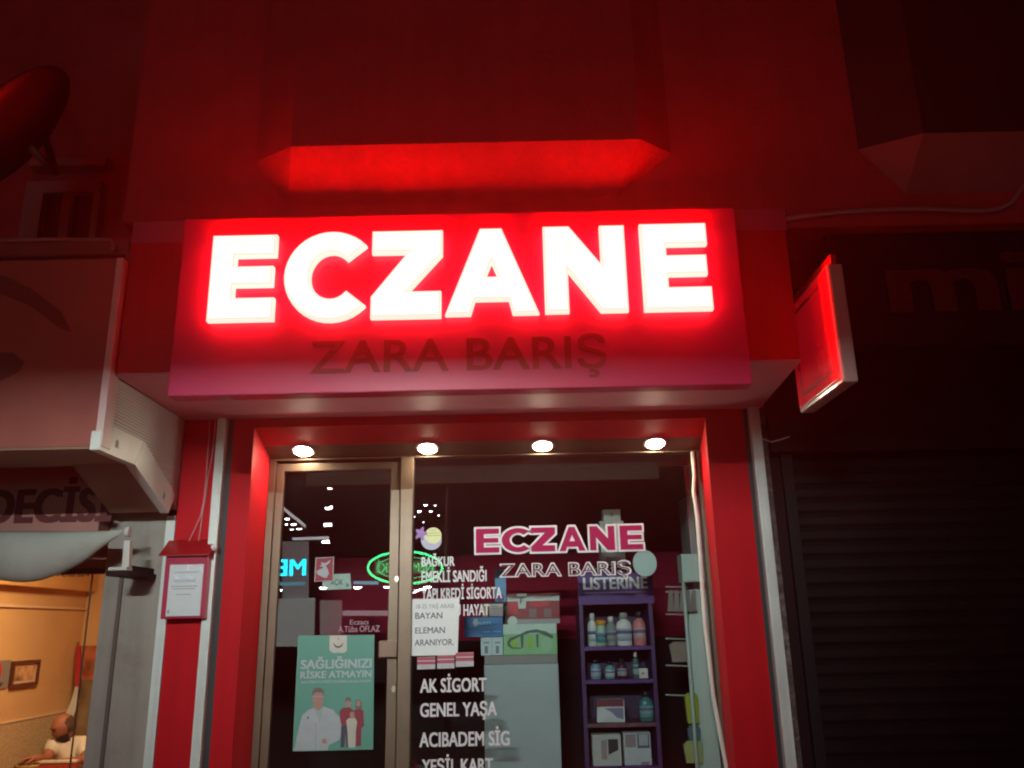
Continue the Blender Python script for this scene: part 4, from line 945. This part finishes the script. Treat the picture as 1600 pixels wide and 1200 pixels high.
jt = [(pel, .13), (pel.lerp(ch_, .5), .12), (ch_, .125), (nk, .055), (hd + Vector((.005, .02, -.06)), .06),
      (sl, .06), (el, .042), (wl, .027), (sr, .06), (er, .043), (wr, .028),
      (pel + Vector((-.1, -.02, -.02)), .09), (kl, .065), (fl, .042), (fl + Vector((0, -.16, -.03)), .035),
      (pel + Vector((.1, -.02, -.02)), .09), (kr, .065), (fr, .042), (fr + Vector((0, -.16, -.03)), .035)]
ed = [(0, 1), (1, 2), (2, 3), (3, 4), (2, 5), (5, 6), (6, 7), (2, 8), (8, 9), (9, 10), (0, 11), (11, 12), (12, 13), (13, 14), (0, 15), (15, 16), (16, 17), (17, 18)]
# hands join the same surface: palm plus five bent fingers
def hand(wi, wpos, direction, side):
    d = direction.normalized(); up = Vector((0, 0, 1)); sd = d.cross(up).normalized() * side
    base = len(jt); jt.append((wpos + d * .05, .024)); ed.append((wi, base))
    for k, (off, ln) in enumerate(((-.030, .062), (-.010, .072), (.010, .068), (.028, .052))):
        b0 = len(jt); jt.append((wpos + d * .085 + sd * off, .0095)); ed.append((base, b0))
        jt.append((wpos + d * (.085 + ln * .5) + sd * off * 1.1 - up * .012, .0085)); ed.append((b0, b0 + 1))
        jt.append((wpos + d * (.085 + ln * .75) + sd * off * 1.1 - up * .038, .0075)); ed.append((b0 + 1, b0 + 2))
    b0 = len(jt); jt.append((wpos + d * .045 - sd * .035 - up * .008, .011)); ed.append((base, b0))
    jt.append((wpos + d * .08 - sd * .045 - up * .03, .009)); ed.append((b0, b0 + 1))
hand(7, wl, Vector((-.55, -.35, .05)), 1)
hand(10, wr, Vector((-.8, -.4, .0)), -1)
body = skin_mesh('body', jt, ed, skin, mn)
# head: shaped egg with brow, nose, ears, jaw, looking down to the left
def head_mesh():
    bm = bmesh.new(); bmesh.ops.create_uvsphere(bm, u_segments=28, v_segments=20, radius=1.0)
    for v in bm.verts:
        x, y, z = v.co                     # face looks to -Y
        X = x * .076; Y = y * .096; Z = z * .115
        if z < 0: X *= 1 + .18 * z; Y *= 1 + (.10 * z if y > 0 else .02 * z)
        if y < -.3: Y += .004 * math.cos(z * 9)
        if y < -.85 and abs(x) < .22 and -.25 < z < .12: Y -= .020 * (1 - abs(x) / .22) * (.12 - z) / .37
        if y < -.6 and .15 < abs(x) < .55 and .02 < z < .22: Y += .007
        if y < -.6 and abs(x) < .75 and .22 < z < .36: Y -= .004
        if abs(x) > .93 and -.25 < z < .25 and -.1 < y < .35: X += math.copysign(.012, x)
        v.co = (X, Y, Z)
    return bm
hm = Matrix.Translation(hd) @ Matrix.Rotation(R(-48), 4, 'Z') @ Matrix.Rotation(R(24), 4, 'X')
bm = head_mesh(); bmesh.ops.transform(bm, matrix=hm, verts=bm.verts)
mb = MB(); mb.bm = bm; o = mb.build('head', skin, mn)
for p in o.data.polygons: p.use_smooth = True
# beard, brows and eyes
bm = head_mesh()
bmesh.ops.delete(bm, geom=[v for v in bm.verts if not (v.co.y < .012 and v.co.z < -.030 and not (abs(v.co.x) < .018 and v.co.z > -.045))], context='VERTS')
for v in bm.verts: v.co *= 1.10; v.co.z -= .008
bmesh.ops.transform(bm, matrix=hm, verts=bm.verts); mb = MB(); mb.bm = bm; o = mb.build('beard', mat('dark_hair', (.05, .025, .018), .9, .3, 60, .5, 90), mn)
bm = head_mesh()
bmesh.ops.delete(bm, geom=[v for v in bm.verts if not (v.co.y > -.012 and -.06 < v.co.z < .075 - max(0, .03 - v.co.y) * .5)], context='VERTS')
for v in bm.verts: v.co *= 1.03
bmesh.ops.transform(bm, matrix=hm, verts=bm.verts); mb = MB(); mb.bm = bm; mb.build('hair', mat('cropped_hair', (.10, .045, .03), .9, .4, 80, .5, 120), mn)
for sx_ in (-1, 1):
    mb = MB(); mb.tube([hm @ Vector((sx_ * .014, -.094, .030)), hm @ Vector((sx_ * .03, -.092, .034)), hm @ Vector((sx_ * .048, -.080, .028))], [.003, .005, .003], 8); mb.build('eyebrow', MATS['dark_hair'], mn)
    mb = MB(); c = hm @ Vector((sx_ * .029, -.082, .012)); mb.lathe(c, [(.001, -.008), (.008, -.004), (.008, .004), (.001, .008)], 10); mb.build('eye', P('eye_dark', (.05, .03, .025), .2), mn)
# t-shirt over torso and upper arms
jt2 = [(pel + Vector((0, 0, .02)), .150), (pel.lerp(ch_, .5), .140), (ch_, .145), (nk + Vector((0, .01, -.035)), .072), (sl, .080), (sl.lerp(el, .72), .066), (sr, .080), (sr.lerp(er, .72), .066)]
skin_mesh('t_shirt', jt2, [(0, 1), (1, 2), (2, 3), (2, 4), (4, 5), (2, 6), (6, 7)], shirt, mn)
jt3 = [(pel, .145), (pel + Vector((-.1, -.03, -.02)), .10), (kl, .078), (fl + Vector((0, 0, .04)), .06), (pel + Vector((.1, -.03, -.02)), .10), (kr, .078), (fr + Vector((0, 0, .04)), .06)]
skin_mesh('trousers', jt3, [(0, 1), (1, 2), (2, 3), (0, 4), (4, 5), (5, 6)], P('dark_trousers', (.04, .04, .05)), mn)
sc = thing('dining_chair', (pel.x, 3.33, -.3), 'low wooden chair the person sits on', 'chair')
mb = MB(); mb.box(pel.x - .2, pel.x + .2, 3.12, 3.5, -.02, .02, .006); mb.build('seat', MATS['table_wood'], sc)
for a in (-.17, .17):
    for b in (3.15, 3.47):
        mb = MB(); mb.box(pel.x + a - .015, pel.x + a + .015, b - .015, b + .015, -.294, -.0205); mb.build('leg', MATS['table_leg'], sc)

# ------------------------------------------------------------------ across the street (seen mirrored in the shop glass)
def mir(px, py, yv): x, z = at(px, py, yv); return x, .7 - yv, z
op = thing('opposite_shop', (-2.0, -9.5, -.3), 'lit shop arcade across the street reflected in the pharmacy door glass', 'shop')
dark_wall = mat('opposite_plaster', (.55, .46, .42), .8, .1)
mb = MB(); mb.box(-16, 16, -9.9, -9.6, 4.35, 11); mb.build('facade', dark_wall, op)
mb = MB(); mb.box(-16, 16, -26, -9.6, 4.22, 4.34); mb.build('ceiling', mat('arcade_ceiling', (.12, .09, .09), .7), op)
mb = MB(); mb.box(-16, 16, -26.2, -26, -.3, 4.3); mb.build('back_wall', mat('arcade_back', (.09, .06, .06), .8), op)
grey_l = emit('arcade_wall_glow', (.50, .44, .45), 1.0); strip_l = emit('arcade_strip_glow', (.66, .60, .62), 5.5); lamp_l = emit('arcade_lamp_glow', (1, 1, .98), 70.0)
def lamp(px, py, z, r_):
    d = ray(px, py); k = (z - CAM.z) / d.z; x = d.x * k; yv = CAM.y + d.y * k
    r_ *= .36; mb = MB(); mb.lathe((x, .7 - yv, z - r_ * .45), [(r_ * .25, 0), (r_ * .75, r_ * .12), (r_, r_ * .35), (r_ * .9, r_ * .42)], 14); mb.build('ceiling_spot', lamp_l, op)
for px_, py_, r_ in ((437, 767, .07), (515.6, 762, .16), (437, 801, .16), (435, 810, .12), (449, 810.4, .17), (447, 819, .13), (459, 819, .19), (456, 827, .14), (467, 826, .2),
                     (664.7, 789, .14), (680, 789.6, .08), (654.7, 798.7, .15), (673, 799, .12), (647, 807, .1), (686, 805, .07), (661, 815.5, .08)): lamp(px_, py_, 4.215, r_)
for px_, py_, r_ in ((443.6, 921, .28), (505, 918, .25), (559, 917, .28), (605.5, 916.5, .24), (668.5, 916.5, .24), (660, 920, .22), (652, 922, .22), (646, 925, .2)): lamp(px_, py_, 2.55, r_)
mb = MB(); z_ = 2.556
mb.box(-12, 4, -24, -12.5, z_, 2.8); mb.build('lower_ceiling', mat('arcade_lower', (.10, .07, .07), .7), op)
for px_, py_ in ((511, 794.6), (516.7, 793), (509.4, 820), (515, 820), (506, 846.6), (512, 846.6)):
    x, y, z = mir(px_, py_, 10.6); mb = MB(); mb.lathe((x, y, z - .03), [(.001, 0), (.035, .015), (.035, .045), (.001, .06)], 10); mb.build('spot_lamp', lamp_l, op)
def quad(pts, yv, m, name, d=.03):
    p = [mir(a, b, yv) for a, b in pts]; mb = MB(); mb.prism(p, [(q[0], q[1] - d, q[2]) for q in p]); return mb.build(name, m, op)
quad([(457, 840), (514, 838), (514, 842), (457, 844)], 10.8, strip_l, 'light_strip')
quad([(433, 784), (478, 820), (476, 824), (433, 790)], 10.8, strip_l, 'light_strip')
quad([(441, 846), (482, 846), (482, 985), (441, 985)], 11.5, grey_l, 'pillar_glow')  # pillar glows by itself in place of light falling on it
quad([(426, 936), (492, 934), (490, 1010), (424, 1010)], 11.2, emit('arcade_interior_glow', (.52, .60, .56), 2.0), 'lit_interior_glow')  # glowing panes stand in for the lit shop interior
quad([(500, 938), (534, 938), (533, 992), (500, 992)], 11.4, emit('arcade_dim_glow', (.44, .45, .42), 1.3), 'lit_interior_glow')
quad([(535, 954), (625, 954), (625, 962), (535, 962)], 11.0, emit('arcade_tube_glow', (.50, .46, .50), 3.2), 'light_strip')
quad([(436, 909), (476, 909), (476, 915), (436, 915)], 10.2, emit('arcade_teal_glow', (.15, .45, .52), 2.5), 'small_sign')
quad([(552, 908), (591, 908), (591, 913), (552, 913)], 10.2, emit('arcade_blue_glow', (.10, .42, .60), 6), 'small_sign')
cy_l = emit('cyan_sign_glow', (.0, .62, .85), 22.0)
xb, yb, zb = mir(478, 899, 10.0); xa, ya, za = mir(412, 874, 10.0)
o = text('sign_letters', 'MEV', -xb, -xa, zb, za, 0, cy_l, None, bold=.018, depth=.03)
for v in o.data.vertices: v.co = (-v.co.x, yb + .05 - v.co.y * 1.0, v.co.z)
o.data.flip_normals(); link_part(o, op)
gr_l = emit('green_neon_glow', (.02, .70, .22), 22.0); gd_l = emit('green_neon_dim', (.0, .40, .13), 14.0)
def ring(cx, cy, rx, ry, rad, m, yv=10.0):
    mb = MB(); mb.tube([mir(cx + rx * math.cos(k * 2 * math.pi / 48), cy + ry * math.sin(k * 2 * math.pi / 48), yv) for k in range(49)], rad, 8, caps=False); mb.build('neon_ring', m, op)
ring(633, 887, 58, 25, .020, gr_l); ring(633, 887, 44, 17, .008, gd_l)
xb, yb, zb = mir(676, 893, 10.0); xa, ya, za = mir(590, 880, 10.0)
mb = MB(); mb.box(xa - .05, xb + .05, yb - .02, yb, zb - .03, za + .03); mb.build('neon_board', emit('green_board_glow', (.0, .22, .06), 1.4), op)
o = text('sign_letters', 'NEMZİDEKİ', -xb, -xa, zb, za, 0, gd_l, None, bold=.0, depth=.02)
for v in o.data.vertices: v.co = (-v.co.x, yb + .02 - v.co.y, v.co.z)
o.data.flip_normals(); link_part(o, op)

# unseen street lamp added across the street to light the shopfronts
lx, ly, lz = -1.2, -8.6, 4.1
sl_ = thing('added_street_lamp', (lx, ly - .9, -.3), 'tall unseen street lamp added across the road to light the shopfronts', 'street lamp')
steel = mat('lamp_steel', (.22, .22, .23), .4, metal=.6)
mb = MB(); mb.tube([(lx, ly - .9, -.3), (lx, ly - .9, 3.6), (lx, ly - .8, 4.3), (lx, ly - .4, lz + .06), (lx, ly - .05, lz + .09)], [.07, .05, .045, .04, .035], 12); mb.build('pole', steel, sl_)
mb = MB(); mb.box(lx - .75, lx + .75, ly - .3, ly + .25, lz + .03, lz + .12, .02); mb.build('head', steel, sl_)
mb = MB(); mb.box(lx - .10, lx + .10, ly - .2, ly + .2, lz + .012, lz + .028); mb.build('lens', emit('street_lens_glow', (.95, 1, .96), 40.0), sl_)
vd = Vector((.06, .998, 0)); vs_ = Vector((.998, -.06, 0)); vc = Vector((lx, ly, 0)) + vd * 1.0; zv = lz - .03 - 1.0 * (lz - .03 - 2.50) / 8.2
mb = MB(); a_ = vc - vs_ * 1.1; b_ = vc + vs_ * 1.1
mb.prism([(a_.x, a_.y, zv), (b_.x, b_.y, zv), (b_.x, b_.y, lz + .13), (a_.x, a_.y, lz + .13)], [(a_.x + .02, a_.y + .02, zv), (b_.x + .02, b_.y + .02, zv), (b_.x + .02, b_.y + .02, lz + .13), (a_.x + .02, a_.y + .02, lz + .13)])
mb.prism([(lx - .05, ly, lz + .121), (lx + .05, ly, lz + .121), (vc.x + .05, vc.y, lz + .121), (vc.x - .05, vc.y, lz + .121)], [(lx - .05, ly, lz + .13), (lx + .05, ly, lz + .13), (vc.x + .05, vc.y, lz + .13), (vc.x - .05, vc.y, lz + .13)])
mb.build('light_cut_plate', steel, sl_)  # unseen plate added to cut the light off above the shopfronts
ld = bpy.data.lights.new('added_street_light', 'AREA'); ld.shape = 'RECTANGLE'; ld.size = 1.4; ld.size_y = .06; ld.spread = R(42); ld.energy = ADDED_STREET_W; ld.color = (.88, 1.0, .95)
lo = bpy.data.objects.new('added_street_light', ld); COL.objects.link(lo); lo.location = (lx, ly, lz - .03)
lo.rotation_euler = (Vector((-.55, 0.0, 2.9)) - lo.location).to_track_quat('-Z', 'Y').to_euler()
lo.parent = sl_; lo.matrix_parent_inverse = Matrix.Translation(-sl_.location)

# ------------------------------------------------------------------ thin haze added to imitate camera glare around the sign
mb = MB(); mb.box(-32, 32, -32, 22, -1.4, 12.5)
hz = tag(mb.build('haze', None), kind='stuff'); hz.data.materials.clear()
hm_ = bpy.data.materials.new('glare_haze'); hm_.use_nodes = True; t_ = hm_.node_tree; t_.nodes.clear()
o_ = t_.nodes.new('ShaderNodeOutputMaterial'); v_ = t_.nodes.new('ShaderNodeVolumePrincipled')
v_.inputs['Color'].default_value = (.9, .9, .9, 1); v_.inputs['Density'].default_value = GLARE_HAZE; v_.inputs['Anisotropy'].default_value = 0.86
t_.links.new(v_.outputs[0], o_.inputs['Volume']); hz.data.materials.append(hm_)
